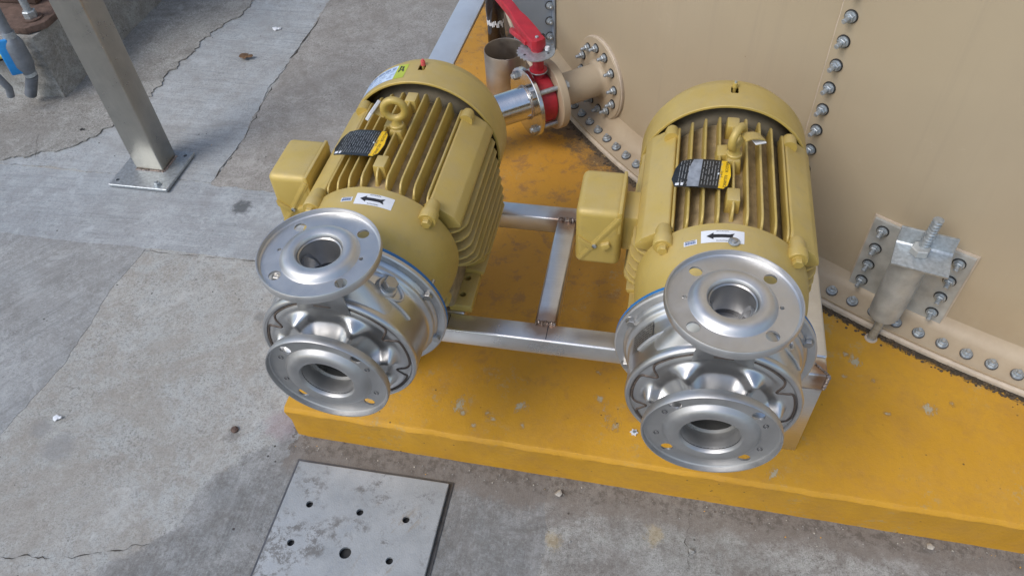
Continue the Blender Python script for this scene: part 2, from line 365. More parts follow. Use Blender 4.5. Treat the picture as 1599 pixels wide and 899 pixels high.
def torus(R, r, n=32, m=12, axis='y'):
    pts = [(R*cos(2*pi*i/n), 0, R*sin(2*pi*i/n)) if axis == 'y' else ((R*cos(2*pi*i/n), R*sin(2*pi*i/n), 0) if axis == 'z' else (0, R*cos(2*pi*i/n), R*sin(2*pi*i/n))) for i in range(n)]
    V = []; F = []
    ax = Vector({'y': (0, 1, 0), 'z': (0, 0, 1), 'x': (1, 0, 0)}[axis])
    for p in pts:
        p = Vector(p); d = p.normalized()
        for k in range(m): a = 2*pi*k/m; V.append(p+r*(cos(a)*d+sin(a)*ax))
    for i in range(n):
        for k in range(m): F.append([i*m+k, i*m+(k+1) % m, ((i+1) % n)*m+(k+1) % m, ((i+1) % n)*m+k])
    return V, F
class MB:
    def __init__(s, origin=(0, 0, 0)): s.v = []; s.f = []; s.mi = []; s.mats = []; s.o = Vector(origin)
    def add(s, vf, mat, X=None):
        V, F = vf
        if mat not in s.mats: s.mats.append(mat)
        k = s.mats.index(mat); b = len(s.v)
        for v in V: s.v.append((X @ Vector(v) if X else Vector(v)))
        for f in F: s.f.append([b+i for i in f]); s.mi.append(k)
        return s
    def build(s, name, parent=None, smooth=35, loc=None):
        me = bpy.data.meshes.new(name); me.from_pydata([tuple(v-s.o) for v in s.v], [], s.f)
        for m in s.mats: me.materials.append(M[m])
        me.polygons.foreach_set('material_index', s.mi)
        bm = bmesh.new(); bm.from_mesh(me); bmesh.ops.recalc_face_normals(bm, faces=bm.faces); bm.to_mesh(me); bm.free()
        me.polygons.foreach_set('use_smooth', [True]*len(me.polygons)); me.set_sharp_from_angle(angle=radians(smooth)); me.update()
        o = bpy.data.objects.new(name, me); COL.objects.link(o)
        if parent: o.parent = parent
        if loc is not None: o.location = loc
        return o
def one(name, vf, mat, parent=None, X=None, origin=(0, 0, 0), smooth=35):
    return MB(origin).add(vf, mat, X).build(name, parent, smooth)
def dupe(o, parent=None, loc=None, mw=None):
    c = o.copy(); COL.objects.link(c)
    if parent is not None: c.parent = parent
    if mw is not None: c.matrix_local = mw
    elif loc is not None: c.location = loc
    return c
def cut(o, cutters):
    """boolean difference by real cutter solids, result baked into the mesh"""
    tmp = []; bpy.context.view_layer.update()
    for vf in cutters:
        b = MB(); b.add(vf, list(M)[0]); c = b.build('cutter'); tmp.append(c)
        c.matrix_world = o.matrix_world.copy()
        md = o.modifiers.new('b', 'BOOLEAN'); md.object = c; md.operation = 'DIFFERENCE'; md.solver = 'EXACT'
    bpy.context.view_layer.update()
    dg = bpy.context.evaluated_depsgraph_get(); me = bpy.data.meshes.new_from_object(o.evaluated_get(dg))
    o.modifiers.clear(); nm = o.data.name; o.data = me; me.name = nm
    me.polygons.foreach_set('use_smooth', [True]*len(me.polygons)); me.set_sharp_from_angle(angle=radians(30))
    for c in tmp: bpy.data.objects.remove(c)
def thing(name, label, cat, loc=(0, 0, 0), rz=0., group=None):
    o = bpy.data.objects.new(name, None); COL.objects.link(o); o.location = loc; o.rotation_euler = (0, 0, rz); o.empty_display_size = .05
    o['label'] = label; o['category'] = cat
    if group: o['group'] = group
    return o
def tag(o, label, cat, group=None):
    o['label'] = label; o['category'] = cat
    if group: o['group'] = group
    return o
def struct(o): o['kind'] = 'structure'; return o
T = Matrix.Translation
def RX(a): return Matrix.Rotation(a, 4, 'X')
def RY(a): return Matrix.Rotation(a, 4, 'Y')
def RZ(a): return Matrix.Rotation(a, 4, 'Z')
def text_mesh(s, size, wrap=None, align='CENTER'):
    cu = bpy.data.curves.new('t', 'FONT'); cu.body = s; cu.size = size; cu.align_x = align; cu.align_y = 'CENTER'; cu.resolution_u = 2
    o = bpy.data.objects.new('t', cu); COL.objects.link(o); bpy.context.view_layer.update()
    me = bpy.data.meshes.new_from_object(o.evaluated_get(bpy.context.evaluated_depsgraph_get()))
    r = ([v.co.copy() for v in me.vertices], [list(p.vertices) for p in me.polygons])
    bpy.data.objects.remove(o); bpy.data.meshes.remove(me); return r
def fbm(x, y, s): return noise.fractal(Vector((x*s, y*s, 1.7)), .6, 2.0, 4)

# ------------------------------------------------------------------ ground, slabs, plinth
ZG, ZP = -.318, -.202
DARK = ((0.208, 0.218, 0.221), (0.292, 0.302, 0.308), pi/2+.04, .65, .45, (0.149, 0.139, 0.130), .5, (0.345, 0.351, 0.351))
M['g_base'] = concrete('pale_and_dark_poured_concrete', (0.387, 0.393, 0.381), (0.458, 0.465, 0.456), .6, .10, .55, (0.315, 0.291, 0.258), .55, (0.428, 0.454, 0.461), strip=True,
                       wet=((-.462, -.155), (.86, -.51), DARK), stains=((-.83, -.11, .045, .55, (0.238, 0.242, 0.246)), (-.90, -.07, .03, .5, (0.238, 0.242, 0.246)), (-.53, .32, .02, .5, (0.143, 0.145, 0.148)), (-.35, .03, .05, .5, (0.321, 0.242, 0.258)), (-.45, -.015, .02, .5, (.10, .09, .08))))
M['g_right'] = concrete('stained_grey_concrete', (0.297, 0.302, 0.289), (0.399, 0.405, 0.394), pi/2+.04, .35, .65, (0.185, 0.163, 0.148), .6, (0.428, 0.435, 0.424), strip=True, stains=((.292, -.135, .02, .3, (0.486, 0.356, 0.130)), (.487, -.09, .024, .3, (0.486, 0.356, 0.130))))
M['s_band'] = concrete('blue_grey_broomed_concrete', (0.345, 0.375, 0.400), (0.422, 0.454, 0.481), .03, .7, .4, (0.268, 0.272, 0.283), .45, stains=((-.755, .703, .035, .8, (.07, .075, .08)),))
M['s_diag'] = concrete('diagonal_broomed_concrete', (0.297, 0.314, 0.326), (0.380, 0.393, 0.400), .93, .7, .45, (0.226, 0.224, 0.221), .5)
M['s_up'] = concrete('long_broomed_concrete', (0.356, 0.387, 0.413), (0.446, 0.472, 0.492), -.03, .75, .4, (0.285, 0.279, 0.271), .4)
M['s_brown'] = concrete('brown_grey_concrete', (0.339, 0.326, 0.308), (0.416, 0.405, 0.388), 1.2, .12, .6, (0.238, 0.218, 0.197), .55)
M['s_apron'] = concrete('rough_poured_concrete', (0.321, 0.321, 0.308), (0.410, 0.411, 0.394), .4, .05, .9, (0.190, 0.175, 0.160), .5, (0.404, 0.400, 0.381))
M['pedestal'] = concrete('pitted_pedestal_concrete', (0.356, 0.363, 0.357), (0.451, 0.460, 0.449), 1.0, .10, .6, (0.178, 0.158, 0.135), .4)

def sheet(name, mat, pts, z, jit=.006, step=.008, thick=.02, seed=0):
    """flat slab with an irregular outline, real thickness"""
    P = []
    n = len(pts)
    for i in range(n):
        a = Vector(pts[i]); b = Vector(pts[(i+1) % n]); L = (b-a).length; k = max(1, int(L/step)) if L < 8 else 4
        nrm = Vector((-(b-a).y, (b-a).x))/max(L, 1e-6)
        for j in range(k):
            p = a+(b-a)*j/k; q = 1.5*noise.noise(Vector((p.x*5+seed, p.y*5, 3.1)))+.9*noise.noise(Vector((p.x*17+seed, p.y*17, 3.1)))+.6*noise.noise(Vector((p.x*60+seed, p.y*60, 9.1)))+.35*noise.noise(Vector((p.x*170, p.y*170, 2)))
            P.append(p+nrm*q*jit)
    bm = bmesh.new(); V = [bm.verts.new((p.x, p.y, z)) for p in P]; W = [bm.verts.new((p.x, p.y, z-thick)) for p in P]
    f = bm.faces.new(V)
    for i in range(len(P)): bm.faces.new((V[i], W[i], W[(i+1) % len(P)], V[(i+1) % len(P)]))
    f.normal_update()
    if f.normal.z < 0: bmesh.ops.reverse_faces(bm, faces=bm.faces[:])
    bmesh.ops.triangulate(bm, faces=[f])
    vf = prim_bm(bm)
    me = bpy.data.meshes.new(name); me.from_pydata([tuple(v) for v in vf[0]], [], vf[1]); me.materials.append(M[mat]); me.update()
    o = bpy.data.objects.new(name, me); COL.objects.link(o); return struct(o)

me = bpy.data.meshes.new('ground'); me.from_pydata([(-150, -150, ZG), (150, -150, ZG), (150, 150, ZG), (-150, 150, ZG)], [], [(0, 1, 2, 3)])
me.materials.append(M['g_base']); g = bpy.data.objects.new('ground', me); COL.objects.link(g); struct(g)
sheet('concrete_slab', 'g_right', [(.262, .12), (.275, -.26), (.29, -1.6), (6, -1.6), (6, .12)], ZG+.0010, .008, seed=1)
sheet('concrete_slab', 's_diag', [(-5, -3), (-1.25, -.75), (-.99, -.17), (-.955, .12), (-.965, .35), (-.955, .505), (-5, .44)], ZG+.0008, .006, seed=3)
sheet('concrete_slab', 's_band', [(-5, .44), (-.93, .505), (-.18, .50), (-.18, .775), (-.69, .775), (-.885, .792), (-5, .75)], ZG+.0012, .005, seed=4)
sheet('concrete_slab', 's_brown', [(-.890, .788), (-.69, .779), (-.18, .779), (-.18, 4.5), (-.93, 4.5), (-.915, 1.6), (-.918, 1.3), (-.888, 1.02)], ZG+.0036, .010, seed=5)
sheet('concrete_slab', 's_up', [(-5, .755), (-.893, .797), (-.888, 1.02), (-.915, 1.3), (-.912, 1.6), (-.92, 4.5), (-5, 4.5)], ZG+.0024, .009, seed=6)
sheet('concrete_apron', 's_apron', [(-4, .62), (-1.62, .79), (-1.42, .90), (-1.36, 1.0), (-1.315, 1.2), (-1.275, 1.57), (-1.20, 2.0), (-1.1, 3.2), (-4, 3.2)], ZG+.0070, .022, seed=7)

# yellow plinth: noisy nosing with a faint second ridge
def plinth():
    y0 = lambda x: .003-.0127*x
    xs = [-.304+i*.012 for i in range(131)]+[1.3+i*.25 for i in range(1, 20)]
    rows = []
    for x in xs:
        j = .0030*noise.noise(Vector((x*20, 0, 0)))+.0022*noise.noise(Vector((x*75, 2, 0)))
        k = .0016*noise.noise(Vector((x*30, 5, 0)))
        e = y0(x)
        ch = max(0, 1-(x+.304)/.03)      # broken corner
        rows.append([(x, e+.002+ch*.012*abs(noise.noise(Vector((x*90, 8, 0)))), ZG-.02), (x, e+.004+j*.5, ZG+.02), (x, e-.001+j*.5+ch*.006, (ZG+ZP)/2), (x, e-.003+j, ZP-.022), (x, e-.0052+j, ZP-.0105), (x, e-.0045+j, ZP-.0085+k), (x, e-.0008+j*.6, ZP-.0030+k), (x, e+.0012+j*.6, ZP-.0008+k),
                     (x, e+.006+j, ZP), (x, e+.034+j*2.4, ZP-.0001), (x, e+.0355+j*2.4, ZP+.0002), (x, .20, ZP), (x, 6.0, ZP)])
    n = len(rows[0]); V = [Vector(v) for r in rows for v in r]; F = []
    for i in range(len(rows)-1):
        for k in range(n-1): F.append([i*n+k, i*n+n+k, i*n+n+k+1, i*n+k+1])
    # left flank
    x0 = xs[0]; b = len(V); m = 90
    for i in range(m+1):
        y = y0(x0)+.032+(6-.035)*((i/m)**2); xx = x0+(y-0)*.0345+.004*noise.noise(Vector((3, y*18, 0)))
        V += [Vector((xx, y, ZP)), Vector((xx-.003, y, ZP-.006)), Vector((xx-.002, y, ZG-.02))]
    for i in range(m):
        for k in range(2): F.append([b+i*3+k, b+i*3+k+1, b+i*3+3+k+1, b+i*3+3+k])
    o = MB().add((V, F), 'yellow').build('plinth', None, 28); return struct(o)
# the top sheet follows the slanting left flank
def plinth2():
    o = plinth(); me = o.data
    for v in me.vertices:
        x, y, z = v.co
        if y > .06 and y < 6.01 and x < 1.3 and abs(z-ZP) < 1e-4 and (abs(y-.2) < 1e-3 or abs(y-6) < 1e-3):
            v.co.x = x+max(0, y*.0345*(1-(x+.304)/1.604))
    me.update()
plinth2()

# ------------------------------------------------------------------ stainless skid frame
def rtube(x0, x1, y0, y1, z0=.008, z1=.05): return box(x0, x1, y0, y1, z0, z1, .0042, 3)
fr = thing('skid_frame', 'welded brushed stainless steel frame carrying both gold motor pumps on the yellow plinth', 'frame', (.24, .25, ZP))
FO = (.24, .25, ZP)
for nm, b in (('front_tube', rtube(-.19, .7355, .0724, .1132)), ('rear_tube', rtube(-.19, .7355, .393, .4337)),
              ('cross_tube', rtube(.2205, .2605, .1128, .3934, .0085, .0495))):
    one(nm, b, 'frame', fr, None, FO)
for x0 in (-.19, .042, .39, .615):
    one('side_rail', rtube(x0, x0+.045, .1136, .3926, .0086, .0496), 'frame', fr, None, FO)
one('outer_rail', rtube(.6955, .7375, .1136, .3926, .0084, .0500), 'frame', fr, None, FO)
one('rail_web', box(.662, .694, .116, .3926, .044, .0492, .001, 1), 'frame', fr, None, FO)
for (x0, x1, y0, y1) in ((.600, .7365, .0745, .0805), (-.19, -.115, .0745, .0805), (.600, .7365, .425, .431), (-.19, -.115, .425, .431)):
    one('leg_plate', box(x0, x1, y0, y1, ZP+.0002, .0078, .0018, 2), 'frame', fr, None, FO)
for (x, y) in ((.7325, .25), (-.186, .25)):
    one('side_skirt', box(x-.003, x+.003, .084, .42, ZP+.0002, .0080, .001, 1), 'frame', fr, None, FO)
def bead(p0, p1, r=.0034, n=26):
    p0 = Vector(p0); p1 = Vector(p1); pts = []; R = []
    for i in range(n+1):
        p = p0.lerp(p1, i/n); p += Vector((random.uniform(-1, 1), random.uniform(-1, 1), random.uniform(-.4, .4)))*.0007; pts.append(p); R.append(r*(1+.28*sin(i*2.4)+random.uniform(-.1, .1)))
    return tube(pts, R, 8)
for a, b, r in (((.222, .1130, .0500), (.259, .1130, .0500), .0050), ((.222, .3934, .0500), (.259, .3934, .0500), .0050), ((.7370, .0735, .049), (.7370, .0738, .010), .0030),
             ((.7000, .1130, .0505), (.7365, .0745, .0505), .0021), ((.605, .0742, .0076), (.735, .0742, .0076), .0016), ((.2200, .1135, .045), (.2200, .1135, .012), .0026), ((.261, .1135, .045), (.261, .1135, .012), .0026)):
    one('weld_bead', bead(a, b, r), 'weld', fr, None, FO)

for x in (.247,): one('marker_line', box(x-.0007, x+.0007, .0770, .1085, .0500, .0503), 'ink', fr, None, FO)
for x in (.030, .050, .062): one('marker_line', box(x-.0006, x+.0006, .0770, .1085, .0500, .0503), 'ink', fr, None, FO)

# ------------------------------------------------------------------ electric motor pump (built once per look, about the shaft axis: x across, y back, z up)
AX = .2138                                   # shaft height in the world
OR = Vector((0, .26, .05-AX))                # origin of the thing: motor foot level
def crest(x): return sqrt(max(0, .1375**2-x*x))
def vfin(x, y0=.1115, y1=.377, notch=None):
    top = crest(x); st = [(y0, .104), (y0+.003, top-.028), (y0+.008, top-.011), (y0+.016, top-.003), (y0+.026, top), (y1-.012, top), (y1-.004, top-.004), (y1, top-.012)]
    V = []; F = []
    for y, z in st:
        fl = .0022 if y < y0+.004 else 0
        for dx, zz in ((-.0042-fl, .085), (-.0024-fl, z-.006), (-.0019, z-.0010), (-.0010, z), (.0010, z), (.0019, z-.0010), (.0024+fl, z-.006), (.0042+fl, .085)): V.append(Vector((x+dx, y, zz)))
    n = 8
    for i in range(len(st)-1):
        for k in range(n-1): F.append([i*n+k, i*n+k+1, (i+1)*n+k+1, (i+1)*n+k])
    F.append(list(range(n))); F.append([(len(st)-1)*n+k for k in range(n)][::-1])
    return V, F
def hfin(z, xo, s, y0=.1080, y1=.377):
    st = [(y0, .108), (y0+.006, xo-.022), (y0+.014, xo-.010), (y0+.026, xo-.002), (y0+.036, xo), (y1-.012, xo), (y1-.003, xo-.006), (y1, xo-.016)]
    V = []; F = []
    for y, x in st:
        for dz, xx in ((-.0045, .085), (-.0028, x-.006), (-.0022, x-.0010), (-.0011, x), (.0011, x), (.0022, x-.0010), (.0028, x-.006), (.0045, .085)): V.append(Vector((s*xx, y, z+dz)))
    n = 8
    for i in range(len(st)-1):
        for k in range(n-1): F.append([i*n+k, i*n+k+1, (i+1)*n+k+1, (i+1)*n+k])
    F.append(list(range(n))); F.append([(len(st)-1)*n+k for k in range(n)][::-1])
    return V, F
BELL = [(.088, -.018), (.112, -.018), (.1165, -.014), (.120, .004), (.1265, .028), (.1315, .054), (.1338, .076), (.1345, .094), (.1338, .1055), (.128, .110), (.108, .1105)]
def bell_r(y):
    for (r1, y1), (r2, y2) in zip(BELL[1:], BELL[2:]):
        if y1 <= y <= y2: return r1+(r2-r1)*(y-y1)/max(1e-6, y2-y1)
    return .134
COV = [(.1486, .382), (.1500, .383), (.1500, .448), (.1482, .455), (.1380, .478), (.126, .484), (.05, .486)]
def wrap(vf, rfun, yc, ang, eps, rot=0., sub=.006):
    """lay a flat outline (u right, v up) on a body of revolution about Y"""
    bm = bmesh.new(); vs = [bm.verts.new((v[0], v[1], 0)) for v in vf[0]]
    for f in vf[1]:
        try: bm.faces.new([vs[i] for i in f])
        except ValueError: pass
    if sub:
        bmesh.ops.triangulate(bm, faces=bm.faces[:])
        for _ in range(5):
            le = [e for e in bm.edges if e.calc_length() > sub]
            if not le: break
            bmesh.ops.subdivide_edges(bm, edges=le, cuts=1, use_grid_fill=False); bmesh.ops.triangulate(bm, faces=[f for f in bm.faces if len(f.verts) > 4])
    c, s = cos(rot), sin(rot)
    for v in bm.verts:
        u, t = v.co.x*c-v.co.y*s, v.co.x*s+v.co.y*c; y = yc+t; r = rfun(y)+eps; a = ang-u/rfun(yc)
        v.co = (r*cos(a), y, r*sin(a))
    return prim_bm(bm)
def rect(w_, h_, cx=0, cy=0): return ([Vector((cx-w_/2, cy-h_/2, 0)), Vector((cx+w_/2, cy-h_/2, 0)), Vector((cx+w_/2, cy+h_/2, 0)), Vector((cx-w_/2, cy+h_/2, 0))], [[0, 1, 2, 3]])
def thinlabel(vf, rfun, yc, ang, eps, rot=0., th=.0004):
    return wrap(vf, rfun, yc, ang, eps, rot)

def flange(Rr, rb, rh_in, rh_out, bolt_r, hole_r, lip, n=96):
    """pressed flange about local Z, face at z=0 pointing +Z. raised hub ring and turned-up outer lip, open bore"""
    th = .0028
    prof = [(rb, -.055), (rb, -.008), (rb+.001, -.001), (rb+.003, .0018), ((rb+rh_out)/2-.002, .0040), (rh_out-.006, .0030), (rh_out-.001, -.0005), (rh_out+.0012, -.0045), (rh_out+.003, -.0060),
            (Rr-.0050, -.0060), (Rr-.0030, -.0045), (Rr-.0022, .0022), (Rr-.0008, .0026), (Rr, .0014), (Rr+.0006, -.0060), (Rr-.001, -.0120), (Rr-.004, -.0125), (Rr-.008, -.0092),
            (rh_out+.004, -.0092), (rh_out, -.0070), (rh_out-.004, -.0005), (rb+.008, .0004), (rb+th+.0015, -.006), (rb+th, -.055)]
    V, F = lathe(prof+[prof[0]], n, 'z')
    return V, F
def make_unit(kind, loc, dxm):
    R_ = kind == 'R'
    lab = ('right gold motor pump beside the beige tank, a screw on its white arrow sticker' if R_
           else 'left gold motor pump at the plinth corner, blue and lime sticker on its fan cover')
    root = thing('motor_pump', lab, 'pump', (loc[0], loc[1]+OR.y, .05), 0, 'gold motor pumps on the stainless frame')
    X = T((dxm, 0, 0))
    def P(name, items, smooth=35, parent=root, lbl=None, mx=X):
        b = MB(OR)
        for vf, m_ in items: b.add(vf, m_, mx)
        o = b.build(name, parent, smooth)
        if lbl: o['label'] = lbl
        return o
    # --- motor frame with fins
    core = solid_lathe([(.10, .1107), (.1115, .113), (.1125, .120), (.1125, .375), (.108, .386)], 72)
    low = box(-.112, .112, .104, .382, -.150, .0, .012, 3)
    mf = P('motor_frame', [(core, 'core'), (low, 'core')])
    fins = []
    for i, x in enumerate((-.0865, -.0655, -.0440, -.0215, .0215, .0440, .0655, .0865)):
        P('cooling_fin', [(vfin(x), 'gold')], parent=mf)
    P('cooling_fin', [(vfin(0, .128, .372), 'gold')], parent=mf)
    for s in (-1, 1):
        for k in range(8):
            z = .040-.0222*k; xo = .146+.002*min(k, 5)
            if k > 7: continue
            P('cooling_fin', [(hfin(z, xo, s, (.108, .108, .109, .112, .122, .142, .170, .200)[k]), 'gold')], parent=mf)
        # broad smooth corner pad between top and side fins
        pad = prism([(s*.0885, .085), (s*.0895, .1015), (s*.0935, .1035), (s*.131, .076), (s*.1405, .062), (s*.141, .054), (s*.100, .045)], .1145, .3765, 'y', .0022)
        P('corner_pad', [(pad, 'gold')], parent=mf)
        for y0, y1 in ((.0960, .1240), (.345, .3755)):
            bs = solid_lathe([(.0128, y0), (.0128, y1-.012), (.0105, y1-.004), (.004, y1)], 24)
            P('boss', [((bs[0], bs[1]), 'gold')], parent=mf, mx=X @ T((s*.0985, 0, .0985)))
    # pad under the eyebolt, small blocks on the central rib
    for lp in [(prism([(-.012, .100), (-.010, .1385), (.010, .1385), (.012, .100)], .152, .182, 'y', .002), 'gold'),
                      (prism([(-.012, .100), (-.010, .1385), (.010, .1385), (.012, .100)], .338, .366, 'y', .002), 'gold'),
                      (prism([(-.016, .100), (-.011, .139), (.011, .139), (.016, .100)], .246, .276, 'y', .005), 'gold'),
                      (prism([(-.028, .118), (-.026, .1355), (-.010, .1385), (-.010, .110)], .262, .290, 'y', .002), 'gold')]: P('lifting_pad', [lp], parent=mf)
    # --- feet
    ft = MB(OR)
    for s in (-1, 1):
        for (y0, y1) in ((.113, .205), (.300, .388)):
            o = MB(OR).add(box(min(s*.098, s*.142), max(s*.098, s*.142), y0, y1, -.1636, -.145, .003, 2), 'gold', X).build('foot', root)
            cut(o, [(tuple([v-OR+Vector((dxm+s*.119, 0, 0)) for v in cyl(.0062, -.2, -.12, 16)[0]]), cyl(.0062, -.2, -.12, 16)[1]) if False else
                    ([v+Vector((dxm+s*.119, yy, 0))-OR for v in cyl(.0062, -.2, -.12, 16)[0]], cyl(.0062, -.2, -.12, 16)[1]) for yy in ((.182, .140) if y0 < .2 else (.32, .36))])
        P('foot_web', [(prism([(s*.10, -.145), (s*.112, -.145), (s*.150, -.118), (s*.150, -.108), (s*.10, -.100)], .205, .300, 'y', .002), 'gold'),
                       (prism([(s*.10, -.149), (s*.146, -.149), (s*.150, -.138), (s*.10, -.132)], .196, .386, 'y', .002), 'gold')])
        P('foot_shim', [(box(min(s*.104, s*.136), max(s*.104, s*.136), .118, .16, -.1790, -.1638), 'machined')] if False else [(box(min(s*.104, s*.140), max(s*.104, s*.140), .1175, .150, -.1638, -.1630), 'machined')])
    # --- front end bell
    bl = P('end_bell', [(solid_lathe(BELL, 96), 'gold')], 40)
    for s in (-1, 1):
        for sz in (-1, 1):
            a = radians(45); m = X @ T((s*.0985, 0, sz*.0985))
            ear = MB(OR).add(solid_lathe([(.0140, .0765), (.0152, .0785), (.0152, .0950)], 28), 'gold', m)
            ear.add(box(-.014, .014, .0775, .0945, -.012, .012, .003, 2), 'gold', X @ T((s*.090, 0, sz*.090)) @ RY(radians(45))); ear.build('bolt_ear', bl)
            MB(OR).add(solid_lathe([(.0092, .0745), (.0092, .0765)], 20), 'gold', m).add(hexa(.0082, 0, .0075), 'gold', m @ T((0, .0745, 0)) @ RX(pi/2)).build('hex_bolt', bl)
    # --- fan cover
    th = .0030; inner = [(r-th, y) for r, y in COV[::-1]]
    inner[0] = (.05, .4830)
    fc = MB(OR).add(lathe(COV+inner+[COV[0]], 128), 'gold', X).build('fan_cover', root, 40)
    slot = prism([(-.006, .362), (.006, .362)] if False else [(-.0055, .4205), (.0055, .4205), (.0065, .4235), (.0065, .4365), (.0055, .4395), (-.0055, .4395), (-.0065, .4365), (-.0065, .4235)], .12, .18, 'z')
    cut(fc, [([v+Vector((dxm, 0, 0))-OR for v in slot[0]], slot[1])])
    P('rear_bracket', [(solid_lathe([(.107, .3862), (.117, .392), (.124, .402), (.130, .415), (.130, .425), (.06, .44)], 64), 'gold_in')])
    P('fan_grille', [(torus(.05-.0, .002, 48, 6), 'gold')] if False else [(lathe([(.0500, .4845), (.008, .4845), (.008, .4855), (.0500, .4858)], 48), 'gold')], mx=X)
    P('grease_fitting', [(cyl(.0032, .118, .150, 12), 'gold'), (cyl(.0045, .1500, .1590, 12), 'pinkcap' if not R_ else 'gold'), (cyl(.0022, .1590, .1620, 10), 'pinkcap' if not R_ else 'zinc')], mx=X @ T((0, .4275, 0)) @ RX(radians(-4)))
    # --- eyebolt
    rz = radians(8) if not R_ else radians(62)
    ex = X @ T((0, .262, 0)) @ RZ(rz)
    P('eyebolt', [(cyl(.0125, .138, .1445, 28, 'z', .0015), 'gold'), (solid_lathe([(.0095, .1445), (.0075, .150), (.0075, .156)], 20, 'z'), 'gold')] +
      [(([v+Vector((0, 0, .1735)) for v in torus(.0180, .0066, 40, 14)[0]], torus(.0180, .0066, 40, 14)[1]), 'gold')], mx=ex)
    # paper tag taped to the eye
    tx = X @ T((.024, .262, .176)) @ RZ(.5) @ RY(.25) if R_ else X @ T((-.030, .262, .168)) @ RZ(-.1) @ RY(.6)
    if R_:
        bw = [(-.018, 0), (-.010, .0035), (.004, .004), (.017, .001), (.019, -.0005), (.004, .0020), (-.010, .0015), (-.018, -.0022)]
        P('taped_tag', [(prism(bw, -.009, .010, 'y'), 'gold'), (prism([(.000, -.006), (.018, -.003), (.019, -.0020), (.001, -.0050)], -.012, .004, 'y'), 'white')], mx=tx)
    else:
        P('taped_tag', [(prism([(-.004, -.003), (.014, .002), (.014, .004), (-.004, -.001)], -.009, .009, 'y'), 'gold'),
                        (box(-.010, -.004, -.022, .018, -.013, .006, .001, 1), 'white'), (box(-.0106, -.0099, -.014, .010, -.008, -.001), 'silverink')], mx=tx)
    # --- nameplate
    nc = X @ T((-.047, .209, .1400)) @ RY(radians(-7)) @ RZ(radians(-5))
    hw, hh = .045, .0335
    def bend(vf, e=0.):
        bm = bmesh.new(); vs = [bm.verts.new((v[0], v[1], v[2] if len(v) > 2 else 0)) for v in vf[0]]
        for f in vf[1]:
            try: bm.faces.new([vs[i] for i in f])
            except ValueError: pass
        bmesh.ops.triangulate(bm, faces=bm.faces[:])
        for _ in range(4):
            le = [q for q in bm.edges if q.calc_length() > .008]
            if not le: break
            bmesh.ops.subdivide_edges(bm, edges=le, cuts=1); bmesh.ops.triangulate(bm, faces=[f for f in bm.faces if len(f.verts) > 4])
        for v in bm.verts: v.co.z += -3.2*max(0, -v.co.x-.01)**2 - 2.0*max(0, v.co.x)**2 + e + .0012*sin(v.co.y*70)
        return prim_bm(bm)
    pl = [(-hw+.004, -hh+.002), (-.02, -hh), (.026, -hh), (.034, -hh+.001), (.040, -hh+.010), (.043, 0), (.040, hh-.010), (.034, hh-.001), (.026, hh), (-.02, hh), (-hw+.008, hh-.004), (-hw, .012), (-hw-.003, -.012)]
    np_ = P('nameplate', [(bend(prism(pl, -.0008, 0, 'z')), 'black')], mx=nc)
    yl = [(.0255, -hh+.002), (.033, -hh+.002), (.0385, -hh+.010), (.0415, 0), (.0385, hh-.010), (.033, hh-.002), (.0255, hh-.002), (.0275, hh-.012), (.0275, -hh+.012)]
    yl = [(.0255, -hh+.0015), (.0335, -hh+.0015), (.0390, -hh+.010), (.0420, 0), (.0390, hh-.010), (.0335, hh-.0015), (.0255, hh-.0015)]
    P('yellow_panel', [(bend(prism(yl, 0.0002, .0006, 'z')), 'labelyellow')], mx=nc, parent=np_)
    def flat(txt, size, x, y, rot):
        V, F = text_mesh(txt, size); m = T((x, y, 0)) @ RZ(rot); return [m @ v for v in V], F
    P('lettering', [(bend(flat('BALDOR \u00b7 RELIANCE', .0066, .0345, 0, -pi/2), .0010), 'ink'), (bend(flat('Super-E', .0046, .0283, 0, -pi/2), .0010), 'ink')], mx=nc, parent=np_)
    lines = []
    for k in range(15):
        x = -hw+.008+k*.0045
        if R_ and -.022 < x < -.004: continue
        ys = -hh+.006
        while ys < hh-.006:
            L_ = random.uniform(.004, .016); e = min(hh-.005, ys+L_)
            lines.append((bend(([Vector((x, ys, 0)), Vector((x+.0009, ys, 0)), Vector((x+.0009, e, 0)), Vector((x, e, 0))], [[0, 1, 2, 3]]), .0006), 'silverink')); ys = e+random.uniform(.001, .006)
    lines.append((bend(rect(.006, .006, -hw+.0075, -hh+.007), .0007), 'white')); lines.append((bend(rect(.0035, .007, -hw+.015, -hh+.0068), .0007), 'white'))
    P('printed_lines', lines, mx=nc, parent=np_)
    if R_: P('worn_patch', [(bend(([Vector(v) for v in ((-.022, -hh+.001, 0), (-.004, -hh+.001, 0), (-.004, hh-.001, 0), (-.018, hh-.002, 0), (-.023, .010, 0))], [[0, 1, 2, 3, 4]]), .0007), 'scuff')], mx=nc, parent=np_)
    for x in (-hw+.001, .0235): P('rivet', [(solid_lathe([(.0022, -.001 if x > 0 else -.0075), (.0022, .0008 if x > 0 else -.0052), (.0010, .0020 if x > 0 else -.004)], 12, 'z'), 'zinc')], mx=nc @ T((x, 0, 0)), parent=np_)
    # --- stickers on the bell
    ang = radians(90) - (.000 if R_ else .0)
    sl = (-.015 if R_ else .016)
    st = P('arrow_sticker', [(wrap(rect(.062, .024), bell_r, .0775, ang-sl/.134, .0004), 'white')])
    arrow = ([Vector((-.023, 0, 0)), Vector((-.013, .0065, 0)), Vector((-.013, .0032, 0)), Vector((.010, .0032, 0)), Vector((.017, .0058, 0)), Vector((.014, 0, 0)), Vector((.017, -.0058, 0)), Vector((.010, -.0032, 0)), Vector((-.013, -.0032, 0)), Vector((-.013, -.0065, 0))], [[0, 1, 2, 3, 4, 5, 6, 7, 8, 9]])
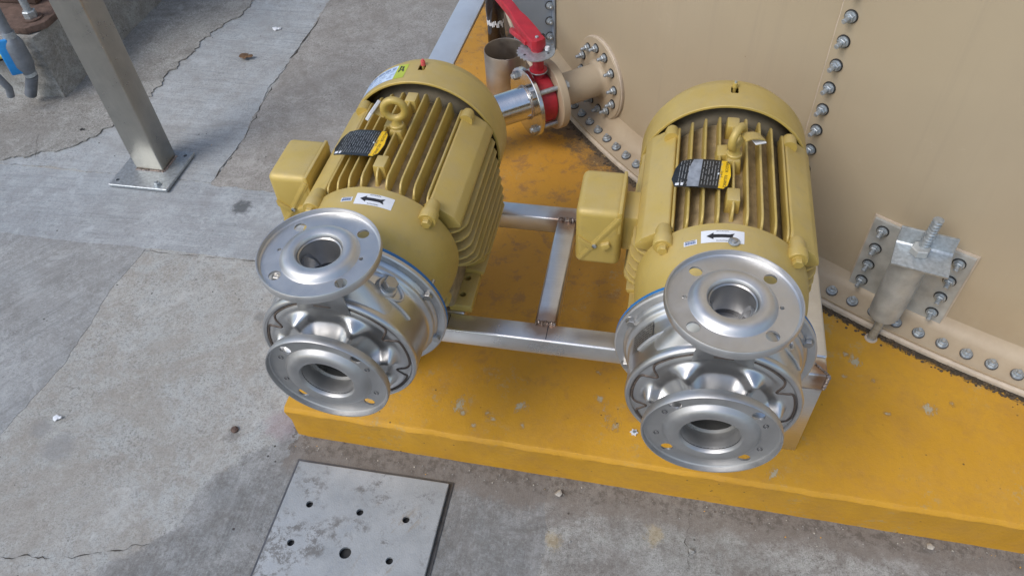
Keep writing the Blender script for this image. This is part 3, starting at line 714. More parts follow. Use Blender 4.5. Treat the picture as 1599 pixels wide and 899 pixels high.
    P('arrow', [(wrap(arrow, bell_r, .0775, ang-sl/.134, .0008), 'ink')], parent=st)
    V, F = text_mesh('ROTATION', .0034); P('lettering', [(wrap(([v+Vector((0, .0093, 0)) for v in V], F), bell_r, .0775, ang-sl/.134, .0008, sub=0), 'ink'), (wrap(([v+Vector((0, -.0093, 0)) for v in V], F), bell_r, .0775, ang-sl/.134, .0008, sub=0), 'ink')], parent=st)
    b0 = -.062 if R_ else -.030; a2 = radians(90)-b0/.134
    bc = P('barcode_sticker', [(wrap(rect(.020, .009), bell_r, .0760 if not R_ else .0700, a2, .0004), 'white')])
    items = []
    for k in range(9): items.append((wrap(rect(.0010+.0006*(k % 2), .0045, -.0078+k*.0019, -.001), bell_r, .0760 if not R_ else .0700, a2, .0008, sub=0), 'blueink'))
    items.append((wrap(rect(.016, .0012, 0, .003), bell_r, .0760 if not R_ else .0700, a2, .0008, sub=0), 'blueink' if not R_ else 'ink'))
    P('bars', items, parent=bc)
    if R_:
        P('breather_screw', [(solid_lathe([(.0085, .1335), (.0085, .1352), (.0060, .1362)], 20, 'z'), 'zinc'), (solid_lathe([(.0050, .136), (.0050, .1385), (.002, .140)], 16, 'z'), 'machined')], mx=X @ T((.001, .0660, .0005)))
    else:
        # blue and lime sticker on the fan cover
        cov = lambda y: .1500
        lb = P('cover_sticker', [(wrap(rect(.085, .046), cov, .4195, radians(90)+.62, .0004), 'bluelabel'), (wrap(rect(.022, .046, .0535, 0), cov, .4195, radians(90)+.62, .0004), 'green')])
        it = []
        for k in range(9):
            y = -.019+k*.0046; xs_ = -.040
            while xs_ < .036:
                L_ = random.uniform(.004, .02)
                if random.random() < .8: it.append((wrap(rect(min(L_, .038-xs_), .0010 if k != 7 else .003, xs_+L_/2, y), cov, .4195, radians(90)+.62, .0008), 'blueink'))
                xs_ += L_+.003
        for k, (x, y, a, b) in enumerate(((.050, .012, .003, .012), (.056, .010, .003, .010), (.053, .014, .008, .002), (.053, .004, .010, .0022), (.049, .001, .003, .006), (.058, .001, .003, .006))):
            it.append((wrap(rect(a, b, x, y), cov, .4195, radians(90)+.62, .0008), 'ink'))
        P('print', it, parent=lb)
    # --- junction box
    jx = .0 if R_ else .021; jy = 0. if R_ else .010
    jb = P('junction_box', [(box(-.241+jx, -.164+jx, .153+jy, .264+jy, -.036, .0865, .012, 4), 'gold')], 50)
    lipm = X @ T((-.2015+jx, 0, .0250)) @ RY(radians(-57.5))
    P('box_lip', [(box(-.0590, .0600, .1512+jy, .2658+jy, -.0030, .0030, .0012, 2), 'gold'), (box(-.0575, .0590, .1522+jy, .2648+jy, -.0060, .0060, .0012, 2), 'gold')], mx=lipm, parent=jb)
    P('top_lip', [(box(-.1715+jx, -.1655+jx, .1540+jy, .2630+jy, .040, .0868, .002, 2), 'gold')], parent=jb)
    P('box_neck', [(box(-.168+jx, -.118, .178, .250, -.020, .058, .008, 2), 'gold')], parent=jb)
    P('lug_rib', [(prism([(-.2360+jx, .031), (-.2360+jx, .019), (-.212+jx, .002), (-.206+jx, .010)], .1490+jy, .156+jy, 'y', .001), 'gold'), (solid_lathe([(.0042, .1535+jy), (.0042, .158+jy)], 14), 'gold') if False else (prism([(-.198+jx, .018), (-.184+jx, .024), (-.180+jx, .016), (-.192+jx, .004)], .146+jy, .160+jy, 'y', .002), 'gold')], parent=jb)
    P('cover_screw', [(([v+Vector((-.208+jx, .1500+jy, .012)) for v in hexa(.0042, -.001, .004, 'y')[0]], hexa(.0042, -.001, .004, 'y')[1]), 'zinc')], parent=jb)

    # ============ pump end (on the shaft axis, x=0)
    I = Matrix.Identity(4)
    P('blue_ring', [(solid_lathe([(.10, -.0285), (.1455, -.0285), (.1463, -.0275), (.1463, -.0235), (.1455, -.0225), (.10, -.0225)], 96), 'blue')], mx=I)
    P('adapter_flange', [(solid_lathe([(.10, -.0345), (.1395, -.0350), (.1440, -.0358), (.1462, -.0340), (.1466, -.0310), (.1462, -.0288), (.10, -.0288)], 96), 'cast')], mx=I)
    for k in range(8):
        a = radians(22.5+45*k); m = T((.1352*cos(a), -.0350, .1352*sin(a))) @ RX(pi/2) @ RZ(.3*k)
        P('hex_bolt', [(cyl(.0085, 0, .0012, 20), 'machined'), (hexa(.0072, .0012, .0075), 'machined'), (cyl(.0035, -.03, 0, 8), 'machined')], mx=m)
    casing = [(.10, -.0346), (.1330, -.0352), (.1325, -.0385), (.1300, -.0405), (.1285, -.0425), (.1295, -.0455), (.1290, -.0485), (.1255, -.0505), (.1228, -.0530), (.1216, -.0600), (.1214, -.1120),
              (.1228, -.1155), (.1232, -.1200), (.1220, -.1245), (.1190, -.1270), (.1160, -.1266), (.1140, -.1240)]
    V, F = lathe(casing, 216); nbase = len(V)
    # pressed front with seven dished lobes running to the suction neck
    NA = 128; NR = 22; rings = []
    def sst(x): x = min(1, max(0, x)); return x*x*(3-2*x)
    NOT = [radians(90+x) for x in (-152, -105, -59, 59, 105, 152)]; BUM = [radians(90+x) for x in (-128, -81, -30, 30, 81, 128, 180)]
    def near(a, L_, w_):
        return sum(math.exp(-((((a-b+pi) % (2*pi))-pi)/radians(w_))**2) for b in L_)
    def redge(a):
        n_ = near(a, NOT, 4.6); return .1115-.0190*min(1, n_), n_
    def face_y(r, a):
        re, n_ = redge(a); y = -.1240-.0032*sst((.1140-r)/.0100)
        y += .0012*math.exp(-((re-r)/.0022)**2)*(.3+.7*n_)
        q = min(1, max(0, (.078-r)/.032)); y -= .0020*sst((.104-r)/.02)+.0310*(q**1.15)
        bm_ = min(1, near(a, BUM, 8.6)); ra = sst((.1015-r)/.0110)*sst((r-.046)/.022)
        y -= .0190*bm_*ra
        return y
    NR = 34; NA = 216
    for j in range(NR+1):
        t = j/NR; r = .1140+(.046-.1140)*t
        for i in range(NA):
            a = 2*pi*i/NA; V.append(Vector((r*cos(a), face_y(r, a), r*sin(a))))
    k0 = nbase
    for j in range(NR):
        for i in range(NA): F.append([k0+j*NA+i, k0+(j+1)*NA+i, k0+(j+1)*NA+(i+1) % NA, k0+j*NA+(i+1) % NA])
    b0_ = (len(casing)-1)*216
    for i in range(NA): F.append([b0_+i, k0+i, k0+(i+1) % NA, b0_+(i+1) % NA])
    cs = P('pump_casing', [((V, F), 'face')], 60, mx=I)
    # dark seam weaving round the lobes
    pts = []
    for i in range(540):
        a = 2*pi*i/540; r = redge(a)[0]+.0005
        pts.append((r*cos(a), face_y(r, a)-.0002, r*sin(a)))
    P('weld_seam', [(tube(pts, .0019, 6, True), 'seam')], 60, mx=I, parent=cs)
    # suction flange
    sf = MB(OR).add(flange(.095, .0400, .0400, .0640, .0735, .0095, 1), 'cast2', T((0, -.1800+.0006, -.0)) @ RX(pi/2)).build('suction_flange', root, 45)
    fl = []
    for a in (45, 135, 225, 315):
        c_ = cyl(.0088, -.03, .03, 28); fl.append(([T((.0765*cos(radians(a)), -.175, .0765*sin(radians(a)))) @ RX(pi/2) @ v - OR for v in c_[0]], c_[1]))
    cut(sf, fl)
    P('neck_weld', [(torus(.0465, .0020, 64, 8), 'machined')], mx=T((0, -.158, 0)), parent=sf)
    for a in (152, 195, 26, -20):
        m = T((.0750*cos(radians(a)), -.1741, .0750*sin(radians(a)))) @ RX(pi/2)
        P('punch_mark', [(torus(.0034, .0005, 20, 6, 'z'), 'bore')], mx=m, parent=sf)
    P('inner_ring', [(lathe([(.0400, -.1500), (.0345, -.1480), (.0345, -.1455), (.0400, -.1450)], 48), 'machined'), (lathe([(.0405, -.176), (.0405, -.07)], 48), 'bore'), (lathe([(.0345, -.148), (.034, -.08), (.012, -.078)], 48), 'machined'),
                      (solid_lathe([(.013, -.078), (.012, -.098), (.008, -.104)], 6), 'machined')], mx=I, parent=sf)
    # discharge flange on its neck
    zc = .4018-AX; yc = -.0915
    df = MB(OR).add(flange(.087, .0310, .0310, .0535, .068, .009, 1), 'cast', T((0, yc, zc-.0024))).build('discharge_flange', root, 45)
    fl = []
    for a in (45, 135, 225, 315):
        c_ = cyl(.0088, -.03, .03, 28); fl.append(([T((.0675*cos(radians(a)), yc+.0675*sin(radians(a)), zc)) @ v - OR for v in c_[0]], c_[1]))
    for a in (0, 180):
        c_ = cyl(.0030, -.03, .03, 14); fl.append(([T((.0605*cos(radians(a)), yc+.0605*sin(radians(a)), zc)) @ v - OR for v in c_[0]], c_[1]))
    cut(df, fl)
    P('bore_lining', [(lathe([(.0318, zc-.006), (.0318, zc-.10), (.004, zc-.102)], 40, 'z'), 'bore'), (lathe([(.0310, zc-.0065), (.0290, zc-.0080), (.0290, zc-.0098), (.0310, zc-.0105)], 40, 'z'), 'machined')], mx=T((0, yc, 0)), parent=df)
    # neck blends into the casing
    nk = []; NN = 48
    V = []; F = []
    for j, (r, z) in enumerate(((.0345, zc-.006), (.0347, zc-.030), (.0352, zc-.045), (.0356, zc-.060), (.0358, zc-.075), (.036, zc-.085))):
        for i in range(NN):
            a = 2*pi*i/NN; x = r*cos(a)*(1+.10*j/5); y = (r*sin(a))*(1-.02*j)
            yy = max(yc+y, -.0985) if False else yc+y
            V.append(Vector((x, yy, z)))
    for j in range(5):
        for i in range(NN): F.append([j*NN+i, j*NN+(i+1) % NN, (j+1)*NN+(i+1) % NN, (j+1)*NN+i])
    P('discharge_neck', [((V, F), 'cast')], 60, mx=I, parent=cs)
    P('neck_saddle', [(prism([(-.040, .096), (-.036, .150), (-.0345, .176), (.0345, .176), (.036, .150), (.040, .096), (.018, .1040), (-.018, .1040)], -.1290, -.1262, 'y', .0009), 'cast2'), (box(-.013, .013, -.1298, -.1288, .1095, .1118, .0003, 1), 'seam')], mx=I, parent=cs)
    # vent plug on its teardrop boss
    a = radians(52); s0 = 1
    pm_ = T((.1215*cos(a), -.068, .1215*sin(a))) @ RY(pi/2-a)
    P('plug_boss', [(solid_lathe([(.0185, -.004), (.0165, .004), (.0145, .0065), (.011, .0072)], 32, 'z'), 'cast')], mx=pm_, parent=cs)
    ridge = []
    for i in range(44):
        q = i/43*2*pi; rr = .0225 if cos(q) > 0 else .0225; u = .0225*sin(q)*(1 if cos(q) < .2 else .8); v = .030*cos(q) if cos(q) > 0 else .052*cos(q)
        an = a-(v)/.1225; ridge.append((.1232*cos(an), -.068+u*.85, .1232*sin(an)))
    P('boss_ridge', [(tube(ridge, .0024, 8, True), 'cast')], mx=I, parent=cs)
    cheek = []
    for s_ in (-1, 1):
        V = []; F = []
        for i in range(13):
            f_ = i/12; an = radians(90)-s_*radians(8+48*f_); hgt = .050*(1-f_)**2.2
            for j in range(9):
                g_ = j/8; y = -.116+.050*g_*(1-.25*f_); bulge = sin(pi*g_)**.6
                rr = .1195+ (hgt+.0045*(1-f_))*bulge
                V.append(Vector((rr*cos(an), y, rr*sin(an))))
        for i in range(12):
            for j in range(8): F.append([i*9+j, i*9+j+1, (i+1)*9+j+1, (i+1)*9+j])
        P('neck_fairing', [((V, F), 'cast')], 60, mx=I, parent=cs)
    P('vent_plug', [(cyl(.0125, .0065, .0085, 28), 'machined'), (hexa(.0118, .0085, .0190), 'machined')], mx=pm_ @ RZ(.4), parent=cs)
    # fillet ribs from the neck down the casing shoulder
    for s in (-1, 1):
        pts = []
        for i in range(24):
            an = radians(90)-s*(radians(18)+radians(46)*i/23); pts.append((.1228*cos(an), -.088+.012*(i/23)**1.5*0+.010*sin(i/23*pi)*.4, .1228*sin(an)))
        P('shoulder_rib', [(tube(pts, .0022, 8), 'cast')], mx=I, parent=cs)
    # engraved plate on the casing side
    a = radians(151); r_ = .1226
    cf = lambda y: .1222
    if R_ or True:
        pp = P('rating_plate', [(wrap(rect(.050, .031), cf, -.0700, a, .0007), 'machined')], mx=I, parent=None or root)
        it = []
        for k in range(6):
            x = -.021
            while x < .02:
                L_ = random.uniform(.003, .009); it.append((wrap(rect(L_, .0011, x+L_/2, -.011+k*.0045), cf, -.0700, a, .0010, sub=0), 'ink')); x += L_+.0015
        P('engraving', it, mx=I, parent=pp)
    return root
make_unit('L', (-.0405, .0041), .0)
make_unit('R', (.5200, 0), .008)

# ------------------------------------------------------------------ bolt used on the tank
def tank_bolt(stud=.026, r=.0135, big=False, gasket=True):
    b = MB(); k = .8 if not big else 1
    b.add(cyl(.0150*k+.001 if gasket else .0140*k+.0016, 0, .0022, 24), 'rubber' if gasket else 'bore'); b.add(cyl(.0138*k, .0022, .0045, 24), 'zinc'); b.add(hexa(.0112*k, .0045, .0135*k+.001), 'zinc')
    b.add(solid_lathe([(.0058*k, .012), (.0058*k, stud), (.0046*k, stud+.0015)], 14, 'z'), 'zinc')
    return b
TC = Vector((2.075, 2.477, 0)); RT = 2.296; RF = 2.371
def tframe(deg, z=0., X=0.):
    """local X outward, Y along the wall, Z up, at the shell"""
    a = radians(deg); return T((TC.x+(RT+X)*cos(a), TC.y+(RT+X)*sin(a), z)) @ RZ(a)
tank = thing('storage_tank', 'huge cylindrical beige bolted steel tank standing on the yellow plinth', 'tank', (TC.x, TC.y, ZP))
TO = Vector((TC.x, TC.y, ZP))
def arc(Rr, d0, d1, z0, z1, n, th=.006):
    V = []; F = []
    for i in range(n+1):
        a = radians(d0+(d1-d0)*i/n)
        for rr, z in ((Rr, z0), (Rr, z1), (Rr-th, z1), (Rr-th, z0)): V.append(Vector((TC.x+rr*cos(a), TC.y+rr*sin(a), z)))
    for i in range(n):
        for k in range(4): F.append([i*4+k, i*4+4+k, i*4+4+(k+1) % 4, i*4+(k+1) % 4])
    F.append([0, 1, 2, 3]); F.append([n*4+k for k in (3, 2, 1, 0)])
    return V, F
SE = -126.45
for d0, d1, rr in ((SE, -100, RT+.004), (-152.9, SE+1.2, RT), (-205, -152.0, RT+.004), (-100.8, -50, RT), (-50.6, 30, RT+.004), (29, 91, RT), (90.5, 155.6, RT+.004)):
    one('shell_panel', arc(rr, d0, d1, ZP+.045, 3.2, max(8, int((d1-d0)*1.4)), .004), 'beige', tank, None, TO, 60)
one('roof', lathe([(RT+.03, 3.2), (RT+.03, 3.23), (.1, 3.75), (0.001, 3.76)], 96, 'z'), 'beige', tank, T((TC.x, TC.y, 0)), TO)
prof = [(RT-.01, ZP+.20), (RT-.002, ZP+.20), (RT-.001, ZP+.075), (RT+.004, ZP+.058), (RT+.012, ZP+.044), (RT+.024, ZP+.034), (RT+.030, ZP+.0315), (RF-.006, ZP+.0215), (RF-.001, ZP+.0210), (RF, ZP+.018), (RF-.002, ZP+.014), (RF-.04, ZP+.014)]
prof[0] = (RT-.02, ZP+.06); prof[1] = (RT-.012, ZP+.064); prof[2] = (RT+.001, ZP+.066)
one('base_flange', lathe(prof, 420, 'z'), 'beige2', tank, T((TC.x, TC.y, 0)), TO, 60)
one('base_plate', lathe([(RF-.006, ZP+.0005), (RF+.003, ZP+.0005), (RF+.0035, ZP+.008), (RF+.002, ZP+.0115), (RF-.010, ZP+.0135)], 420, 'z'), 'sealant', tank, T((TC.x, TC.y, 0)), TO, 60)
sb = []
for i in range(120):
    z = ZP+.06+i*.022; a = radians(SE-.02+.05*noise.noise(Vector((z*40, 0, 0)))); sb.append((TC.x+(RT+.0016)*cos(a), TC.y+(RT+.0016)*sin(a), z))
one('sealant_bead', tube(sb, .0022, 6), 'sealant', tank, None, TO)
B0 = tank_bolt().build('seam_bolt', tank); first = True
for deg in (-125.92,):
    for k in range(44):
        z = .063+.0500*k if k < 44 else 0
        for zz in ([z] if k else [z, z-.05, z-.10, z-.15]):
            o = B0 if first else dupe(B0, tank)
            first = False
            o.matrix_local = T(-TO) @ tframe(deg, zz, .0042) @ RY(pi/2) @ RZ(random.uniform(0, 1))
FB = tank_bolt(.0165, gasket=False).build('foot_bolt', tank); first = True
degs = [-121.99+1.185*i for i in range(0, 17)]+[-121.99-1.185*i for i in range(1, 7)]+[-136.86-1.105*i for i in range(0, 14)]+[-135.75+1.1*i for i in range(0, 6)]
for d in degs:
    if d < -151.4: continue
    a = radians(d); o = FB if first else dupe(FB, tank); first = False
    rr = RF-.0125-.0 if False else 2.348
    o.matrix_local = T(-TO) @ T((TC.x+rr*cos(a), TC.y+rr*sin(a), ZP+.0262)) @ RZ(a) @ RY(radians(9.5)) @ RZ(random.uniform(0, 1))

# ------------------------------------------------------------------ anchor chair
AD = -119.07
ach = thing('anchor_chair', 'galvanised anchor chair bolted to the tank foot with a tall threaded rod', 'bracket', tuple((tframe(AD, ZP)).translation))
AOm = tframe(AD, ZP).inverted(); ao = tframe(AD, 0)
ach.rotation_euler = (0, 0, radians(AD))
def AP(name, items, smooth=35, X=Matrix.Identity(4)):
    b = MB()
    for vf, m_ in items: b.add(vf, m_, T((0, 0, -ZP)) @ X)
    return b.build(name, ach, smooth)
def curve_plate(poly, x0, x1):
    V, F = prism(poly, x0, x1, 'x')
    bm = bmesh.new(); vs = [bm.verts.new(v) for v in V]
    for f in F: bm.faces.new([vs[i] for i in f])
    bmesh.ops.triangulate(bm, faces=bm.faces[:])
    for _ in range(3):
        le = [e for e in bm.edges if abs(e.verts[0].co.y-e.verts[1].co.y) > .03]
        if le: bmesh.ops.subdivide_edges(bm, edges=le, cuts=1); bmesh.ops.triangulate(bm, faces=[f for f in bm.faces if len(f.verts) > 3])
    for v in bm.verts: v.co.x -= v.co.y**2/(2*RT)
    return prim_bm(bm)
pp = [(-.100, -.167), (-.100, .032), (.100, .032), (.100, -.167), (.040, -.167), (.034, -.140), (-.034, -.140), (-.040, -.167)]
AP('wall_plate', [(curve_plate(pp, .0085, .0150), 'zinc_dull')])
AP('liner_pad', [(curve_plate([(-.104, -.171), (-.104, .036), (.104, .036), (.104, -.171), (.044, -.171), (.044, -.150), (-.044, -.150), (-.044, -.171)], .0045, .0083), 'sealant')])
AB = tank_bolt(.026).build('plate_bolt', ach); first = True
for y in (-.0765, .0765):
    for z in (.010, -.040, -.089, -.138):
        o = AB if first else dupe(AB, ach); first = False
        o.matrix_local = T((.0150-y*y/(2*RT), y, z-ZP)) @ RZ(y/RT) @ RY(pi/2) @ RZ(random.uniform(0, 1))
# half pipe saddle round the rod
V = []; F = []; n = 24; secs = []
for z, xo, w_ in ((-.136, .112, .029), (-.126, .112, .031), (.044, .104, .033)):
    ring = []
    for side, dr_ in ((0, 0.), (1, .0055)):
        rr = w_-dr_; row = [(.014, -rr)]
        for i in range(n+1):
            a = -pi/2+pi*i/n; row.append((xo-w_+rr*cos(a), rr*sin(a)))
        row.append((.014, rr)); ring.append(row)
    secs.append((z, ring[0]+ring[1][::-1]))
m_ = len(secs[0][1])
for z, row in secs:
    for x, y in row: V.append(Vector((x, y, z)))
for j in range(2):
    for k in range(m_): F.append([j*m_+k, j*m_+(k+1) % m_, (j+1)*m_+(k+1) % m_, (j+1)*m_+k])
h = m_//2
for base in (0, 2*m_):
    for k in range(h-1): F.append([base+k, base+k+1, base+m_-2-k, base+m_-1-k])
AP('saddle_tube', [((V, F), 'zinc_dull')], 50)
tl = T((.092, .017, .052)) @ RZ(radians(13)) @ RX(radians(2))
AP('bearing_angle', [(prism([(-.030, 0), (-.030, .044), (-.024, .044), (-.023, .010), (-.018, .0065), (.040, .0065), (.040, 0)], -.051, .051, 'y', .0012), 'zinc')], X=tl)
AP('hex_nut', [(hexa(.0180, .0075, .0225), 'zinc_dull'), (cyl(.0150, .0066, .0078, 24), 'zinc')], X=T((.088, .009, .052)) @ RX(radians(2)))
rod = []; R_ = []
p0 = Vector((.100, 0.0, ZP-.01)); p1 = Vector((.078, .013, .140)); N_ = 150
V = []; F = []
ax = (p1-p0).normalized(); s_ = ax.orthogonal().normalized(); u_ = ax.cross(s_); k = 12
for i in range(N_+1):
    for j in range(k):
        a = 2*pi*j/k; ph = (i/2.+j/k); rr = .0094+.0009*sin(2*pi*(i/3.+j/k)) if i > 40 else .0094
        V.append(p0.lerp(p1, i/N_)+rr*(cos(a)*s_+sin(a)*u_))
for i in range(N_):
    for j in range(k): F.append([i*k+j, i*k+(j+1) % k, (i+1)*k+(j+1) % k, (i+1)*k+j])
F.append([N_*k+j for j in range(k)]); AP('threaded_rod', [((V, F), 'zinc')])
AP('rod_collar', [(solid_lathe([(.014, ZP-.002), (.013, ZP+.0015), (.010, ZP+.002)], 20, 'z'), 'sealant')], X=T((.100, 0, 0)))

# ------------------------------------------------------------------ outlet nozzle, butterfly valve, stainless spool
ND = -143.2; NZ = -.065
NX = tframe(ND, NZ)
def mk(root, inv):
    def f(name, items, smooth=35, X=Matrix.Identity(4), parent=None):
        b = MB()
        for vf, m_ in items: b.add(vf, m_, inv @ NX @ X)
        return b.build(name, parent or root, smooth)
    return f
nz = thing('outlet_nozzle', 'beige flanged outlet pipe bolted to the side of the beige tank', 'pipe', tuple(NX.translation), 0)
P_ = mk(nz, T(-NX.translation))
P_('wall_flange', [(solid_lathe([(.116, -.010), (.1165, .0085), (.1150, .0110), (.04, .0112)], 72, 'x'), 'beige2')])
P_('gasket', [(lathe([(.1165, -.004), (.1185, .0), (.1185, .0055), (.1167, .0075)], 72, 'x'), 'sealant')])
P_('pipe', [(lathe([(.0555, .0112), (.0500, .0150), (.0455, .0200), (.0445, .026), (.0445, .154)], 48, 'x'), 'beige2')])
P_('end_flange', [(solid_lathe([(.05, .1475), (.0935, .1475), (.0950, .149), (.0950, .1675), (.0935, .169), (.05, .169)], 72, 'x'), 'beige2')])
NB = tank_bolt(.023).build('flange_bolt', nz)
for k in range(12):
    a = 2*pi*(k+.3)/12; o = NB if k == 0 else dupe(NB, nz)
    o.matrix_local = T(-NX.translation) @ NX @ T((.0112, .0895*cos(a), .0895*sin(a))) @ RY(pi/2)
ofs = thing('stainless_spool', 'shiny stainless flanged pipe between the left motor fan cover and the red valve', 'pipe', tuple((NX @ T((.235, 0, 0))).translation), 0)
Q_ = mk(ofs, T(-(NX @ T((.235, 0, 0))).translation))
Q_('flange', [(solid_lathe([(.04, .2245), (.0935, .2245), (.0950, .226), (.0950, .2350), (.0935, .2365), (.04, .2365)], 72, 'x'), 'pipe')])
Q_('pipe', [(lathe([(.0480, .2365), (.0445, .2395), (.0435, .2410), (.0435, .520), (.041, .520), (.041, .38)], 48, 'x'), 'pipe')])
Q_('weld_ring', [(torus(.0455, .0022, 64, 8, 'x'), 'weld')], X=T((.2385, 0, 0)))
for k in range(4):
    a = radians(45+90*k); m = T((0, .0762*cos(a), .0762*sin(a)))
    Q_('hex_bolt', [(cyl(.0045*1.5, .140, .2500, 14, 'x'), 'zinc'), (hexa(.0120, .2366, .2460, 'x'), 'machined'), (hexa(.0120, .1365, .1474, 'x'), 'zinc')], X=m)
val = thing('butterfly_valve', 'red butterfly valve with long red lever and toothed silver plate', 'valve', tuple((NX @ T((.196, 0, 0))).translation), 0)
W_ = mk(val, T(-(NX @ T((.196, 0, 0))).translation))
W_('body', [(solid_lathe([(.05, .1695), (.064, .1695), (.068, .174), (.068, .219), (.064, .2235), (.05, .2235)], 56, 'x'), 'red'), (prism([(-.020, .060), (-.026, .030), (.026, .030), (.020, .060)], .186, .206, 'x', .003), 'red')])
W_('stem_neck', [(solid_lathe([(.0155, .060), (.0155, .083), (.0235, .086), (.0235, .091), (.0150, .093), (.0150, .132), (.020, .136), (.042, .140), (.043, .1445)], 32, 'z'), 'red')], X=T((.196, 0, 0)))
W_('washer_ring', [(torus(.0225, .0022, 32, 8, 'z'), 'zinc')], X=T((.196, 0, .087)))
# toothed plate
tp = []
for i in range(96):
    a = 2*pi*i/96; r = .049
    if radians(112) < a < radians(248): r = .0505 if (i % 4) < 2 else .0465
    tp.append((r*cos(a), r*sin(a)))
tpx = W_('notch_plate', [(prism(tp, .1228, .1255, 'z'), 'zinc')], X=T((.203, .004, .022)) @ RZ(radians(143)))
for (dx, dy) in ((.034, .006), (-.022, .030), (-.005, -.036)):
    W_('plate_hole_plug', [(cyl(.0034, .1250, .1260, 14), 'ink' if dy < .02 or dx < 0 else 'zinc')], X=T((.203+dx, dy, .022)), parent=tpx)
# lever: perpendicular to the pipe, reaching back towards -Y local (away from the camera)
lev = T((.198, 0, .022)) @ RZ(radians(-90-2))
W_('lever_hub', [(solid_lathe([(.0165, .1256), (.0165, .150), (.0150, .152)], 28, 'z'), 'red'), (hexa(.005, .1600, .1635), 'zinc')], X=T((.198, 0, .022)))
ZUP = T((0, 0, .022))
def strip(st):
    V = []; F = []
    for x, hw_, z0, z1 in [(a_, b_*1.2, c_, d_) for a_, b_, c_, d_ in st]: V += [Vector((x, -hw_, z0)), Vector((x, -hw_, z1-.003)), Vector((x, -hw_+.003, z1)), Vector((x, hw_-.003, z1)), Vector((x, hw_, z1-.003)), Vector((x, hw_, z0))]
    for i in range(len(st)-1):
        for k in range(6): F.append([i*6+k, i*6+6+k, i*6+6+(k+1) % 6, i*6+(k+1) % 6])
    F.append([0, 1, 2, 3, 4, 5]); F.append([(len(st)-1)*6+k for k in range(6)][::-1]); return V, F
W_('lever', [(strip([(-.017, .008, .134, .160), (-.010, .0165, .134, .160), (.010, .0170, .134, .160), (.05, .0180, .137, .162), (.10, .0165, .143, .166), (.135, .0120, .148, .169), (.17, .0125, .152, .172), (.30, .0135, .160, .180), (.315, .008, .162, .179)]), 'red')], X=lev)
W_('trigger', [(strip([(.02, .007, .122, .132), (.06, .007, .118, .130), (.10, .007, .110, .122), (.125, .006, .106, .118), (.130, .003, .108, .116)]), 'red')], X=lev @ T((0, .017, .012)))
W_('stop_clip', [(box(-.006, .006, -.030, -.022, .126, .160, .002, 1), 'rubber'), (solid_lathe([(.006, .128), (.006, .137)], 12, 'z'), 'white') ], X=T((.178, .018, .022)))

# ------------------------------------------------------------------ upright open steel pipe and cola bottle, galvanised sheet
op = thing('open_pipe', 'upright open-topped stainless pipe stub behind the left motor', 'pipe', (-.051, 1.167, ZP))
b = MB((0, 0, 0)); b.add(lathe([(.0600, 0.0), (.0600, .1675), (.0593, .1695), (.0580, .1690), (.0575, .1670), (.0575, .004), (.002, .003)], 72, 'z'), 'pipe2'); b.build('wall', op)
bt = thing('cola_bottle', 'dark glass cola bottle standing behind the open steel pipe', 'bottle', (-.145, 1.470, ZP))
bp = [(.024, 0), (.029, .003), (.030, .02), (.0290, .055), (.0275, .075), (.0290, .100), (.0305, .125), (.0285, .150), (.020, .180), (.0145, .205), (.0130, .225), (.0130, .238)]
b = MB(); b.add(solid_lathe(bp, 40, 'z'), 'cola'); b.build('glass', bt)
b = MB(); b.add(solid_lathe([(.0140, .238), (.0145, .240), (.0145, .246), (.0125, .249)], 24, 'z'), 'red'); b.build('cap', bt)
b = MB()
for k in range(16):
    a = radians(190+k*10); z = .088+.004*sin(k*1.7); q = .0285
    b.add(box(-.0018, .0018, -.0006, .0006, -.005-.004*(k % 3), .005+.003*(k % 2)), 'white', T((q*cos(a), q*sin(a), z)) @ RZ(a-pi/2))
b.build('label_script', bt)
gp = thing('galvanised_panel', 'blue-grey galvanised sheet flange standing off the tank edge with a row of bolts', 'panel', tuple(tframe(-151.2, ZP).translation))
gi = T(-tframe(-151.2, ZP).translation) @ tframe(-151.2, 0)
b = MB(); b.add(prism([(.005, -.125), (.130, -.125), (.130, 1.9), (.005, 1.9)], -.003, .003, 'y'), 'zinc_flat', gi); b.build('sheet', gp)
b = MB(); b.add(prism([(.004, -.140), (.009, -.140), (.009, 1.9), (.004, 1.9)], .003, .018, 'y'), 'zinc_flat', gi); b.build('edge_strip', gp)
GB = tank_bolt(.020).build('panel_bolt', gp)
for k in range(20):
    o = GB if k == 0 else dupe(GB, gp)
    o.matrix_local = gi @ T((.018, -.0032 if False else .0035, -.095+.050*k)) @ RX(-pi/2)

# ------------------------------------------------------------------ galvanised channel along the plinth flank
ch = tag(one('steel_channel', box(-.046, .046, 0, 3.2, 0, .100, .004, 2), 'zinc_chan', None, None, (0, 0, 0)), 'flat pale grey steel channel lying along the left flank of the plinth', 'channel')
ch.location = (-.322, .95, ZG+.012); ch.rotation_euler = (0, 0, radians(-1.6))

